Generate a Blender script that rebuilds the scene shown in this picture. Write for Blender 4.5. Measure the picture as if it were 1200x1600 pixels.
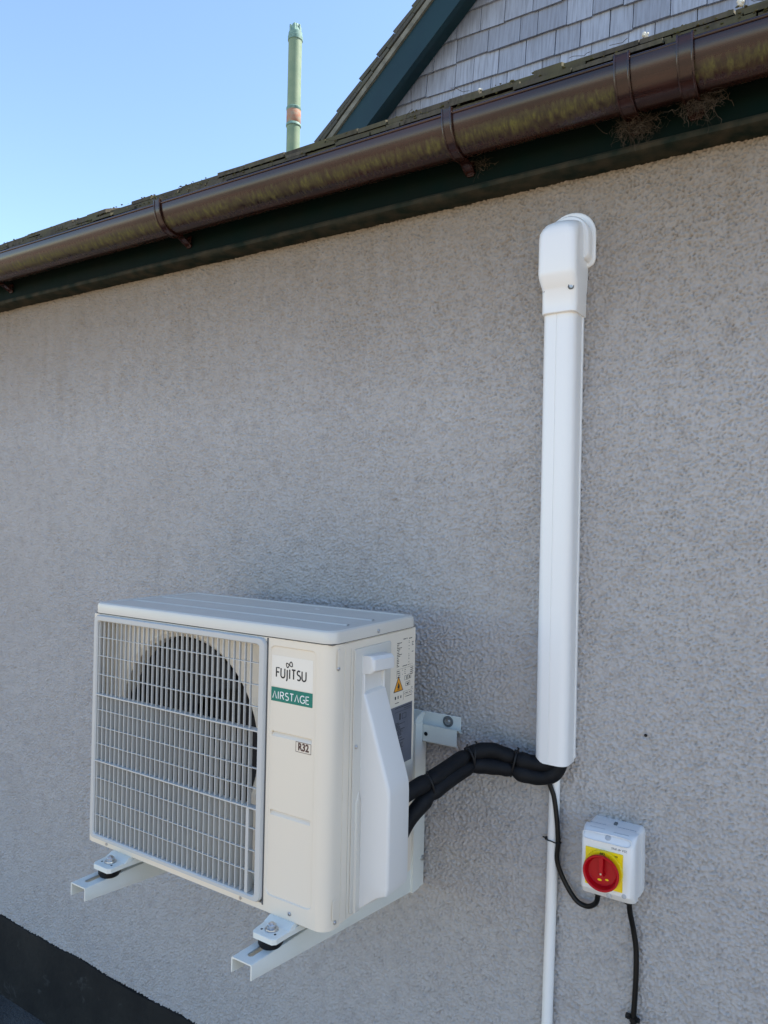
import bpy, bmesh, math, random
import numpy as np
from mathutils import Vector, Matrix
random.seed(7)
PI = math.pi
scn = bpy.context.scene
for o in list(bpy.data.objects): bpy.data.objects.remove(o)

# ------------------------------------------------------------------ camera
cam_d = bpy.data.cameras.new('camera'); cam = bpy.data.objects.new('camera', cam_d)
scn.collection.objects.link(cam); scn.camera = cam
cam_d.sensor_fit = 'VERTICAL'; cam_d.sensor_height = 24; cam_d.lens = 24*1156.33/1600
cam_d.clip_start = 0.02; cam_d.clip_end = 500
def cam_axes(p, y, r):
    f = Vector((math.sin(y)*math.cos(p), math.cos(y)*math.cos(p), math.sin(p)))
    rt = Vector((math.cos(y), -math.sin(y), 0)); up = rt.cross(f)
    return math.cos(r)*rt+math.sin(r)*up, -math.sin(r)*rt+math.cos(r)*up, f
rt, up, fw = cam_axes(0.0049, -0.5692, 0.0209)
CAM = Vector((1.4179, -1.4898, 0.7296))
cam.matrix_world = Matrix(((rt.x, up.x, -fw.x, CAM.x), (rt.y, up.y, -fw.y, CAM.y), (rt.z, up.z, -fw.z, CAM.z), (0, 0, 0, 1)))

# ------------------------------------------------------------------ sky, sun, exposure
SUN_EL, SUN_AZ = math.radians(50), math.radians(50)      # azimuth from +Y towards +X
W = bpy.data.worlds.new('World'); scn.world = W; W.use_nodes = True
nt = W.node_tree; nt.nodes.clear()
sky = nt.nodes.new('ShaderNodeTexSky'); sky.sky_type = 'NISHITA'; sky.sun_disc = False
sky.sun_elevation = SUN_EL; sky.sun_rotation = SUN_AZ
sky.air_density = 1.0; sky.dust_density = 0.2; sky.ozone_density = 1.9
bgn = nt.nodes.new('ShaderNodeBackground'); bgn.inputs['Strength'].default_value = 0.15
wo = nt.nodes.new('ShaderNodeOutputWorld')
nt.links.new(sky.outputs[0], bgn.inputs[0]); nt.links.new(bgn.outputs[0], wo.inputs[0])
sd = bpy.data.lights.new('sun', 'SUN'); sd.energy = 4.0; sd.angle = math.radians(0.5); sd.color = (1, .93, .82)
sun = bpy.data.objects.new('sun', sd); scn.collection.objects.link(sun)
sdir = Vector((math.sin(SUN_AZ)*math.cos(SUN_EL), math.cos(SUN_AZ)*math.cos(SUN_EL), math.sin(SUN_EL)))
sun.rotation_euler = sdir.to_track_quat('Z', 'Y').to_euler()
scn.view_settings.view_transform = 'Standard'; scn.view_settings.look = 'None'
scn.view_settings.exposure = 1.2; scn.view_settings.gamma = 1

# ------------------------------------------------------------------ object helpers
ORG = {}
def tag(o, label=None, cat=None, group=None, kind=None):
    if label: o['label'] = label
    if cat: o['category'] = cat
    if group: o['group'] = group
    if kind: o['kind'] = kind
    return o
def thing(name, loc, label, cat, group=None):
    o = bpy.data.objects.new(name, None); scn.collection.objects.link(o)
    o.location = loc; o.empty_display_size = .05; ORG[o.name] = Vector(loc)
    return tag(o, label, cat, group)
def obj(name, bm, m, parent=None, smooth=None, label=None, origin=None):
    """bm in world coordinates"""
    L = ORG[parent.name] if parent else Vector(origin or (0, 0, 0))
    bmesh.ops.recalc_face_normals(bm, faces=bm.faces[:])
    if L.length: bmesh.ops.translate(bm, verts=bm.verts[:], vec=-L)
    me = bpy.data.meshes.new(name); bm.to_mesh(me); bm.free()
    if smooth is not None:
        for p in me.polygons: p.use_smooth = True
        me.set_sharp_from_angle(angle=math.radians(smooth))
    me.materials.append(m)
    o = bpy.data.objects.new(name, me); scn.collection.objects.link(o)
    if parent: o.parent = parent
    else: o.location = L
    ORG[o.name] = L
    if label: o['label'] = label
    return o
def copy_part(o, parent, off):
    c = o.copy(); scn.collection.objects.link(c); c.parent = parent
    c.location = o.location + Vector(off); ORG[c.name] = ORG[o.name]
    for k in [k for k in bpy.data.objects if k.parent == o]:
        d = k.copy(); scn.collection.objects.link(d); d.parent = c
    return c
def BM(): return bmesh.new()
def box(bm, x0, x1, y0, y1, z0, z1, bev=0, seg=2):
    t = bmesh.new(); bmesh.ops.create_cube(t, size=1)
    for v in t.verts: v.co = Vector((x0+(v.co.x+.5)*(x1-x0), y0+(v.co.y+.5)*(y1-y0), z0+(v.co.z+.5)*(z1-z0)))
    if bev: bmesh.ops.bevel(t, geom=t.edges[:], offset=bev, segments=seg, affect='EDGES', profile=.5)
    merge(bm, t)
def merge(bm, t, mat=None):
    if mat: bmesh.ops.transform(t, matrix=mat, verts=t.verts[:])
    vm = [bm.verts.new(v.co) for v in t.verts]; t.verts.index_update()
    for f in t.faces:
        try: bm.faces.new([vm[v.index] for v in f.verts])
        except ValueError: pass
    t.free()
def rr(x0, z0, x1, z1, r, n=5):
    r = max(min(r, (x1-x0)/2-1e-6, (z1-z0)/2-1e-6), 1e-5); P = []
    for cx, cz, a in ((x1-r, z1-r, 0), (x0+r, z1-r, 90), (x0+r, z0+r, 180), (x1-r, z0+r, 270)):
        for i in range(n+1):
            t = math.radians(a+90*i/n); P.append((cx+r*math.cos(t), cz+r*math.sin(t)))
    return P
def loft(bm, loops, cap0=True, cap1=True, closed=True):
    V = [[bm.verts.new(p) for p in L] for L in loops]; n = len(V[0])
    for a, b in zip(V, V[1:]):
        for i in range(n if closed else n-1):
            j = (i+1) % n
            try: bm.faces.new((a[i], a[j], b[j], b[i]))
            except ValueError: pass
    if cap0: bm.faces.new(V[0][::-1])
    if cap1: bm.faces.new(V[-1])
    return V
FR = lambda y: (lambda P, d=0: [(u, y+d, v) for u, v in P])     # plan facing -Y at y (d goes inward +Y)
SD = lambda x: (lambda P, d=0: [(x-d, u, v) for u, v in P])     # plan facing +X
def prism(bm, P, lo, hi, axis='x'):
    f = {'x': lambda a, b, c: (c, a, b), 'y': lambda a, b, c: (a, c, b), 'z': lambda a, b, c: (a, b, c)}[axis]
    loft(bm, [[f(a, b, lo) for a, b in P], [f(a, b, hi) for a, b in P]])
def strip(bm, P, t, lo, hi, axis='x', closed_ends=True):
    """open polyline P thickened by t to its left, extruded"""
    Q = []
    for i, p in enumerate(P):
        a = Vector(P[max(i-1, 0)]); b = Vector(P[min(i+1, len(P)-1)]); d = (b-a).normalized()
        Q.append((p[0]-d.y*t, p[1]+d.x*t))
    f = {'x': lambda a, b, c: (c, a, b), 'y': lambda a, b, c: (a, c, b), 'z': lambda a, b, c: (a, b, c)}[axis]
    def L(pts, c): return [bm.verts.new(f(a, b, c)) for a, b in pts]
    A, B, C_, D = L(P, lo), L(Q, lo), L(P, hi), L(Q, hi); n = len(P)
    for i in range(n-1):
        bm.faces.new((A[i], A[i+1], C_[i+1], C_[i])); bm.faces.new((B[i+1], B[i], D[i], D[i+1]))
        bm.faces.new((A[i+1], A[i], B[i], B[i+1])); bm.faces.new((C_[i], C_[i+1], D[i+1], D[i]))
    for k in (0, n-1): bm.faces.new((A[k], C_[k], D[k], B[k]))
def cyl(bm, a, b, r, r2=None, n=20, cap=True):
    a = Vector(a); b = Vector(b); d = (b-a).normalized(); u = d.orthogonal().normalized(); w = d.cross(u)
    if r2 is None: r2 = r
    L = [[a+(u*math.cos(t)+w*math.sin(t))*r for t in [2*PI*i/n for i in range(n)]],
         [b+(u*math.cos(t)+w*math.sin(t))*r2 for t in [2*PI*i/n for i in range(n)]]]
    loft(bm, L, cap, cap)
def lathe(bm, c, d, prof, n=28):
    """prof: list of (distance along d, radius)"""
    c = Vector(c); d = Vector(d).normalized(); u = d.orthogonal().normalized(); w = d.cross(u)
    loft(bm, [[c+d*h+(u*math.cos(2*PI*i/n)+w*math.sin(2*PI*i/n))*max(r, 1e-5) for i in range(n)] for h, r in prof])
def spline(P, n=8, closed=False):
    P = [Vector(p) for p in P]; out = []
    Q = [P[-1]]+P+[P[0], P[1]] if closed else [P[0]*2-P[1]]+P+[P[-1]*2-P[-2]]
    for i in range(1, len(Q)-2):
        a, b, c, d = Q[i-1:i+3]
        for k in range(n):
            t = k/n
            out.append(.5*((2*b)+(c-a)*t+(2*a-5*b+4*c-d)*t*t+(3*b-a-3*c+d)*t**3))
    if not closed: out.append(P[-1])
    return out
def tube(bm, pts, r, n=10, flat=None, closed=False, radii=None):
    pts = [Vector(p) for p in pts]; u = None; loops = []; m = len(pts)
    for i, p in enumerate(pts):
        a = pts[i-1] if (i or closed) else p; b = pts[(i+1) % m] if (i < m-1 or closed) else p
        d = (b-a).normalized()
        u = d.orthogonal().normalized() if u is None else (u-d*u.dot(d)).normalized()
        w = d.cross(u); R = radii[i] if radii else r; L = []
        for k in range(n):
            t = 2*PI*k/n; q = (u*math.cos(t)+w*math.sin(t))*R
            if flat: q = q-flat*(q.dot(flat)*.9)
            L.append(p+q)
        loops.append(L)
    if closed: loops.append(loops[0])
    V = [[bm.verts.new(q) for q in L] for L in (loops[:-1] if closed else loops)]
    if closed: V.append(V[0])
    for a, b in zip(V, V[1:]):
        for k in range(n): bm.faces.new((a[k], a[(k+1) % n], b[(k+1) % n], b[k]))
    if not closed: bm.faces.new(V[0][::-1]); bm.faces.new(V[-1])
def dome(bm, c, d, r, h=.5, n=14):
    lathe(bm, c, d, [(0, r), (r*h*.4, r*.97), (r*h*.75, r*.75), (r*h*.95, r*.4), (r*h, 0)], n)

# ------------------------------------------------------------------ materials
def N(nt, t, **k):
    n = nt.nodes.new(t)
    for a, b in k.items():
        if a in n.inputs: n.inputs[a].default_value = b
        else: setattr(n, a, b)
    return n
def mat(name, col, rough=.5, spec=.5, metal=0, col2=None, cs=8, cd=4, bump=0, bs=200, bd=.001, bdet=3, coat=0, rvar=0):
    m = bpy.data.materials.new(name); m.use_nodes = True; t = m.node_tree; b = t.nodes['Principled BSDF']
    b.inputs['Base Color'].default_value = (*col, 1); b.inputs['Roughness'].default_value = rough
    b.inputs['Specular IOR Level'].default_value = spec; b.inputs['Metallic'].default_value = metal
    b.inputs['Coat Weight'].default_value = coat
    co = N(t, 'ShaderNodeTexCoord')
    if col2:
        n = N(t, 'ShaderNodeTexNoise', Scale=cs, Detail=cd); t.links.new(co.outputs['Object'], n.inputs['Vector'])
        r = N(t, 'ShaderNodeMapRange'); r.inputs['From Min'].default_value = .35; r.inputs['From Max'].default_value = .68
        x = N(t, 'ShaderNodeMix', data_type='RGBA'); x.inputs[6].default_value = (*col, 1); x.inputs[7].default_value = (*col2, 1)
        t.links.new(n.outputs[0], r.inputs[0]); t.links.new(r.outputs[0], x.inputs[0]); t.links.new(x.outputs[2], b.inputs['Base Color'])
    if rvar:
        n = N(t, 'ShaderNodeTexNoise', Scale=cs*1.7, Detail=5); t.links.new(co.outputs['Object'], n.inputs['Vector'])
        r = N(t, 'ShaderNodeMapRange'); r.inputs['To Min'].default_value = rough-rvar; r.inputs['To Max'].default_value = rough+rvar
        t.links.new(n.outputs[0], r.inputs[0]); t.links.new(r.outputs[0], b.inputs['Roughness'])
    if bump:
        n = N(t, 'ShaderNodeTexNoise', Scale=bs, Detail=bdet); t.links.new(co.outputs['Object'], n.inputs['Vector'])
        u = N(t, 'ShaderNodeBump', Strength=bump, Distance=bd); t.links.new(n.outputs[0], u.inputs['Height']); t.links.new(u.outputs[0], b.inputs['Normal'])
    return m
M = {}
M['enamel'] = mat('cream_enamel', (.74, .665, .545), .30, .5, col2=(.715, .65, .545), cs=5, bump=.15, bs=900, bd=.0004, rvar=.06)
M['enamel_shaded'] = mat('cream_enamel_shaded', (.60, .57, .505), .24, .5, bump=.15, bs=900, bd=.0004, rvar=.06)  # same casing enamel, toned darker to mimic the shading on lid and cover plate
M['bracket'] = mat('powder_coat_white', (.70, .71, .66), .38, .5, col2=(.67, .69, .64), cs=12, bump=.2, bs=700, bd=.0004)
M['plastic'] = mat('white_plastic', (.70, .69, .665), .42, .5, bump=.12, bs=1200, bd=.0003)
M['pvc'] = mat('white_upvc', (.80, .795, .775), .28, .5, bump=.1, bs=60, bd=.0006)
M['grille'] = mat('grille_plastic', (.50, .50, .48), .42, .5)
M['dark'] = mat('dark_interior', (.005, .005, .006), .6, .3)
M['gap'] = mat('seam_shadow_gap', (.10, .10, .10), .7, .2)
M['fan'] = mat('fan_plastic', (.012, .012, .014), .55, .3)
M['foam'] = mat('black_foam_insulation', (.004, .0045, .006), .65, .2, col2=(.009, .0095, .011), cs=30, bump=.5, bs=350, bd=.0008)
M['rubber'] = mat('black_rubber', (.007, .007, .008), .5, .3)
M['cable'] = mat('black_cable_sheath', (.006, .006, .006), .42, .3)
M['zinc'] = mat('zinc_steel', (.62, .62, .62), .3, .5, 1, col2=(.45, .45, .46), cs=200)
M['grey'] = mat('grey_rubber_washer', (.12, .13, .13), .6, .4)
M['ink'] = mat('black_ink', (.025, .022, .022), .5, .3)
M['inkbrown'] = mat('brown_ink', (.10, .055, .045), .5, .3)
M['inkgrey'] = mat('faded_ink', (.16, .17, .18), .5, .3)
M['sticker'] = mat('pale_sticker', (.78, .725, .63), .45, .4)
M['green'] = mat('teal_green_sticker', (.0, .17, .125), .4, .4)
M['white_ink'] = mat('white_ink', (.8, .8, .77), .5, .3)
M['slate'] = mat('grey_sticker', (.13, .14, .17), .35, .5, col2=(.10, .11, .14), cs=30)
M['amber'] = mat('amber_sticker', (.75, .32, .02), .45, .4)
M['moss'] = mat('olive_moss', (.060, .062, .022), .95, .1, col2=(.10, .085, .045), cs=90)
M['box'] = mat('light_grey_polycarbonate', (.74, .74, .73), .35, .5, bump=.1, bs=1500, bd=.0002)
M['boxlabel'] = mat('silver_grey_print', (.42, .44, .47), .4, .4)
M['yellow'] = mat('yellow_plastic', (.85, .62, .0), .38, .5)
M['red'] = mat('red_plastic', (.42, .001, .008), .35, .3)
M['green_paint'] = mat('dark_green_gloss_paint', (.0015, .008, .0065), .6, .06, col2=(.004, .008, .006), cs=14, rvar=.12, bump=.3, bs=60, bd=.001)
M['trim_paint'] = mat('weathered_green_trim', (.009, .016, .012), .8, .1, col2=(.045, .038, .025), cs=22, cd=8, bump=.6, bs=80, bd=.002)
M['barge_paint'] = mat('teal_barge_paint', (.003, .024, .031), .5, .4, col2=(.005, .030, .036), cs=6)
M['web'] = mat('dusty_brown_strands', (.085, .066, .048), .95, .05, col2=(.035, .027, .019), cs=60)
M['chip'] = mat('pale_lichen', (.6, .58, .50), .9, .1)
M['pole'] = mat('pale_green_pipe', (.19, .27, .17), .6, .3, col2=(.25, .32, .20), cs=14, cd=6, rvar=.1)
M['poleband'] = mat('rusty_orange_band', (.42, .17, .10), .7, .2, col2=(.34, .30, .22), cs=30)
M['polecap'] = mat('verdigris_cap', (.22, .36, .30), .6, .3, col2=(.13, .22, .18), cs=40)

def wall_mat():
    m = bpy.data.materials.new('roughcast_render'); m.use_nodes = True; t = m.node_tree; b = t.nodes['Principled BSDF']
    L = t.links.new; co = N(t, 'ShaderNodeTexCoord'); b.inputs['Roughness'].default_value = .9; b.inputs['Specular IOR Level'].default_value = .25
    n1 = N(t, 'ShaderNodeTexNoise', Scale=2.2, Detail=5.0); n2 = N(t, 'ShaderNodeTexNoise', Scale=26, Detail=6.0)
    mp = N(t, 'ShaderNodeMapping'); mp.inputs['Scale'].default_value = (6, 1, .7)
    n3 = N(t, 'ShaderNodeTexNoise', Scale=1.6, Detail=4.0)     # vertical run-off streaks
    L(co.outputs['Object'], n1.inputs['Vector']); L(co.outputs['Object'], n2.inputs['Vector']); L(co.outputs['Object'], mp.inputs[0]); L(mp.outputs[0], n3.inputs['Vector'])
    def mix(a, bb, fac, mode='MIX'):
        x = N(t, 'ShaderNodeMix', data_type='RGBA'); x.blend_type = mode
        if isinstance(a, tuple): x.inputs[6].default_value = (*a, 1)
        else: L(a, x.inputs[6])
        if isinstance(bb, tuple): x.inputs[7].default_value = (*bb, 1)
        else: L(bb, x.inputs[7])
        if isinstance(fac, float): x.inputs[0].default_value = fac
        else: L(fac, x.inputs[0])
        return x.outputs[2]
    def rng(s, a, c, d=0., e=1.):
        r = N(t, 'ShaderNodeMapRange'); L(s, r.inputs[0])
        for k, v in zip(('From Min', 'From Max', 'To Min', 'To Max'), (a, c, d, e)): r.inputs[k].default_value = v
        return r.outputs[0]
    c = mix((.425, .406, .397), (.445, .428, .42), rng(n1.outputs[0], .35, .65))
    c = mix(c, (.30, .275, .265), rng(n2.outputs[0], .50, .72, 0, .35))
    c = mix(c, (.49, .475, .47), rng(n3.outputs[0], .56, .72, 0, .2))
    # brown band below eaves: painted shade and warm bounce, some dirt, ragged edge
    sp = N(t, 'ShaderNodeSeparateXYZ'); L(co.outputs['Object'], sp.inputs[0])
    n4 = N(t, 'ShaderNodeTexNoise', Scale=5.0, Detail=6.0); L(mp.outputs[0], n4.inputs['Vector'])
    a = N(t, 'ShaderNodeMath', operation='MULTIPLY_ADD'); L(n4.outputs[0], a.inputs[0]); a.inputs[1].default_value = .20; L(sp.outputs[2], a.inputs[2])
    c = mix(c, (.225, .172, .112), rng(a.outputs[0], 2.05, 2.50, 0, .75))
    # grain of the cast texture
    mg = N(t, 'ShaderNodeMapping'); mg.inputs['Scale'].default_value = (1, 1, 1.25); mg.inputs['Rotation'].default_value = (0, .5, 0)
    L(co.outputs['Object'], mg.inputs[0])
    g1 = N(t, 'ShaderNodeTexNoise', Scale=78, Detail=3.0, Roughness=.6); g2 = N(t, 'ShaderNodeTexNoise', Scale=230, Detail=2.0)
    g3 = N(t, 'ShaderNodeTexVoronoi', Scale=105); g3.feature = 'SMOOTH_F1'
    for g in (g1, g2, g3): L(mg.outputs[0], g.inputs['Vector'])
    s1 = N(t, 'ShaderNodeMath', operation='MULTIPLY_ADD'); L(g3.outputs['Distance'], s1.inputs[0]); s1.inputs[1].default_value = -.5; L(g1.outputs[0], s1.inputs[2])
    s2 = N(t, 'ShaderNodeMath', operation='MULTIPLY_ADD'); L(g2.outputs[0], s2.inputs[0]); s2.inputs[1].default_value = .35; L(s1.outputs[0], s2.inputs[2])
    bp = N(t, 'ShaderNodeBump', Strength=.5, Distance=.006); L(s2.outputs[0], bp.inputs['Height']); L(bp.outputs[0], b.inputs['Normal'])
    # grit in the pits
    c = mix(c, (.24, .225, .215), rng(s2.outputs[0], .30, .12, 0, .25))
    L(c, b.inputs['Base Color'])
    return m
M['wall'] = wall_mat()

def plinth_mat():
    m = mat('bitumen_paint', (.014, .014, .014), .7, .2, col2=(.024, .023, .021), cs=6, bump=.5, bs=45, bd=.004)
    t = m.node_tree; b = t.nodes['Principled BSDF']; L = t.links.new
    co = N(t, 'ShaderNodeTexCoord'); n = N(t, 'ShaderNodeTexNoise', Scale=9, Detail=8.0, Roughness=.7); n.inputs['Distortion'].default_value = .6
    L(co.outputs['Object'], n.inputs[0]); r = N(t, 'ShaderNodeMapRange'); r.inputs['From Min'].default_value = .62; r.inputs['From Max'].default_value = .78; r.inputs['To Max'].default_value = .5
    L(n.outputs[0], r.inputs[0]); src = b.inputs['Base Color'].links[0].from_socket
    x = N(t, 'ShaderNodeMix', data_type='RGBA'); L(src, x.inputs[6]); x.inputs[7].default_value = (.13, .13, .125, 1); L(r.outputs[0], x.inputs[0]); L(x.outputs[2], b.inputs['Base Color'])
    return m
M['plinth'] = plinth_mat()

def gutter_mat(algae=True):
    m = bpy.data.materials.new('brown_pvc_gutter' if algae else 'brown_pvc'); m.use_nodes = True; t = m.node_tree; b = t.nodes['Principled BSDF']; L = t.links.new
    b.inputs['Roughness'].default_value = .3; b.inputs['Specular IOR Level'].default_value = .5
    co = N(t, 'ShaderNodeTexCoord'); mp = N(t, 'ShaderNodeMapping'); mp.inputs['Scale'].default_value = (1.2, 22, 22); L(co.outputs['Object'], mp.inputs[0])
    n = N(t, 'ShaderNodeTexNoise', Scale=2.5, Detail=5.0); L(mp.outputs[0], n.inputs[0])
    r = N(t, 'ShaderNodeMapRange'); r.inputs['From Min'].default_value = .35; r.inputs['From Max'].default_value = .7; L(n.outputs[0], r.inputs[0])
    x = N(t, 'ShaderNodeMix', data_type='RGBA'); x.inputs[6].default_value = (.014, .0045, .0038, 1); x.inputs[7].default_value = (.042, .0155, .0105, 1); L(r.outputs[0], x.inputs[0])  # lengthwise light and dark bands paint reflections into the brown
    out = x.outputs[2]
    rr_ = N(t, 'ShaderNodeMapRange'); L(n.outputs[0], rr_.inputs[0]); rr_.inputs['To Min'].default_value = .12; rr_.inputs['To Max'].default_value = .32
    rough = rr_.outputs[0]
    if algae:
        sp = N(t, 'ShaderNodeSeparateXYZ'); L(co.outputs['Object'], sp.inputs[0])
        na = N(t, 'ShaderNodeTexNoise', Scale=3.2, Detail=2.0); mpx = N(t, 'ShaderNodeMapping'); mpx.inputs['Scale'].default_value = (1, .01, .01); L(co.outputs['Object'], mpx.inputs[0]); L(mpx.outputs[0], na.inputs[0])
        nb = N(t, 'ShaderNodeTexNoise', Scale=110, Detail=5.0, Roughness=.7); nb.inputs['Distortion'].default_value = .3
        mpb = N(t, 'ShaderNodeMapping'); mpb.inputs['Scale'].default_value = (1, .35, .35); L(co.outputs['Object'], mpb.inputs[0]); L(mpb.outputs[0], nb.inputs[0])
        # band centre z ~ 1.506
        d = N(t, 'ShaderNodeMath', operation='SUBTRACT'); L(sp.outputs[2], d.inputs[0]); d.inputs[1].default_value = .0145
        ab = N(t, 'ShaderNodeMath', operation='ABSOLUTE'); L(d.outputs[0], ab.inputs[0])
        w = N(t, 'ShaderNodeMapRange'); L(ab.outputs[0], w.inputs[0]); w.inputs['From Min'].default_value = .021; w.inputs['From Max'].default_value = .001
        f1 = N(t, 'ShaderNodeMath', operation='MULTIPLY_ADD'); L(nb.outputs[0], f1.inputs[0]); f1.inputs[1].default_value = 1.5; L(w.outputs[0], f1.inputs[2])
        f2 = N(t, 'ShaderNodeMath', operation='MULTIPLY_ADD'); L(na.outputs[0], f2.inputs[0]); f2.inputs[1].default_value = .8; L(f1.outputs[0], f2.inputs[2])
        f3 = N(t, 'ShaderNodeMapRange'); L(f2.outputs[0], f3.inputs[0]); f3.inputs['From Min'].default_value = 1.45; f3.inputs['From Max'].default_value = 2.45
        f4 = N(t, 'ShaderNodeMath', operation='MULTIPLY'); L(f3.outputs[0], f4.inputs[0])
        w2 = N(t, 'ShaderNodeMapRange'); L(ab.outputs[0], w2.inputs[0]); w2.inputs['From Min'].default_value = .023; w2.inputs['From Max'].default_value = .010; L(w2.outputs[0], f4.inputs[1])
        gc = N(t, 'ShaderNodeMix', data_type='RGBA'); gc.inputs[6].default_value = (.040, .034, .012, 1); gc.inputs[7].default_value = (.12, .112, .028, 1)
        rg = N(t, 'ShaderNodeMapRange'); L(nb.outputs[0], rg.inputs[0]); rg.inputs['From Min'].default_value = .4; rg.inputs['From Max'].default_value = .65; L(rg.outputs[0], gc.inputs[0])
        x2 = N(t, 'ShaderNodeMix', data_type='RGBA'); L(out, x2.inputs[6]); L(gc.outputs[2], x2.inputs[7]); L(f4.outputs[0], x2.inputs[0]); out = x2.outputs[2]
        rx = N(t, 'ShaderNodeMix', data_type='FLOAT'); L(f4.outputs[0], rx.inputs[0]); L(rough, rx.inputs[2]); rx.inputs[3].default_value = .9; rough = rx.outputs[0]
        bp = N(t, 'ShaderNodeBump', Distance=.0015); L(f4.outputs[0], bp.inputs['Strength']); L(nb.outputs[0], bp.inputs['Height']); L(bp.outputs[0], b.inputs['Normal'])
    L(out, b.inputs['Base Color']); L(rough, b.inputs['Roughness'])
    return m
M['gutter'] = gutter_mat(True); M['brown'] = gutter_mat(False)

def shingle_mat(name, cA, cB, cC, moss=None, sc=1.0):
    """each shingle is a mesh island: tone per island, grain along z / slope"""
    m = bpy.data.materials.new(name); m.use_nodes = True; t = m.node_tree; b = t.nodes['Principled BSDF']; L = t.links.new
    b.inputs['Roughness'].default_value = .85; b.inputs['Specular IOR Level'].default_value = .25
    co = N(t, 'ShaderNodeTexCoord'); ge = N(t, 'ShaderNodeNewGeometry')
    mp = N(t, 'ShaderNodeMapping'); mp.inputs['Scale'].default_value = (90*sc, 30*sc, 5*sc); L(co.outputs['Object'], mp.inputs[0])
    n = N(t, 'ShaderNodeTexNoise', Scale=1, Detail=5.0, Roughness=.6); L(mp.outputs[0], n.inputs[0])
    n2 = N(t, 'ShaderNodeTexNoise', Scale=7, Detail=4.0); L(co.outputs['Object'], n2.inputs[0])
    a = N(t, 'ShaderNodeMix', data_type='RGBA'); a.inputs[6].default_value = (*cA, 1); a.inputs[7].default_value = (*cB, 1); L(ge.outputs['Random Per Island'], a.inputs[0])
    r = N(t, 'ShaderNodeMapRange'); r.inputs['From Min'].default_value = .42; r.inputs['From Max'].default_value = .7; r.inputs['To Max'].default_value = .7; L(n.outputs[0], r.inputs[0])
    c = N(t, 'ShaderNodeMix', data_type='RGBA'); L(a.outputs[2], c.inputs[6]); c.inputs[7].default_value = (*cC, 1); L(r.outputs[0], c.inputs[0]); out = c.outputs[2]
    if moss:
        r2 = N(t, 'ShaderNodeMapRange'); r2.inputs['From Min'].default_value = .45; r2.inputs['From Max'].default_value = .65; L(n2.outputs[0], r2.inputs[0])
        c2 = N(t, 'ShaderNodeMix', data_type='RGBA'); L(out, c2.inputs[6]); c2.inputs[7].default_value = (*moss, 1); L(r2.outputs[0], c2.inputs[0]); out = c2.outputs[2]
    L(out, b.inputs['Base Color'])
    bp = N(t, 'ShaderNodeBump', Strength=.6, Distance=.003); L(n.outputs[0], bp.inputs['Height']); L(bp.outputs[0], b.inputs['Normal'])
    return m
M['cedar'] = shingle_mat('silvered_cedar_shingles', (.26, .285, .345), (.40, .435, .51), (.18, .185, .21))
M['roof'] = shingle_mat('mossy_roof_shingles', (.062, .054, .040), (.105, .092, .068), (.026, .023, .018), (.085, .080, .042))
M['verge'] = shingle_mat('verge_shingles', (.07, .068, .06), (.11, .105, .09), (.045, .043, .038), (.085, .085, .06))
M['vergelight'] = mat('weathered_verge_batten', (.22, .21, .17), .8, .2, col2=(.13, .125, .10), cs=20, bump=.5, bs=60, bd=.002)
M['paving'] = mat('dark_tarmac', (.045, .046, .045), .8, .3, col2=(.075, .075, .072), cs=11, cd=8, bump=.8, bs=130, bd=.004)
M['ground'] = mat('tan_bounce_yard', (.40, .305, .21), .9, .2, col2=(.33, .26, .185), cs=.9, cd=8, bump=.5, bs=40, bd=.005)  # unseen yard, coloured tan to throw warm bounce light at the wall

# ------------------------------------------------------------------ ground
GZ = -.976
bm = BM(); box(bm, -60, 60, -60, 60, GZ-.3, GZ); tag(obj('ground', bm, M['ground']), kind='structure')
bm = BM(); box(bm, -12, 12, -1.0, .02, GZ-.1, GZ+.004); tag(obj('path', bm, M['paving']), kind='structure')

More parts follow.
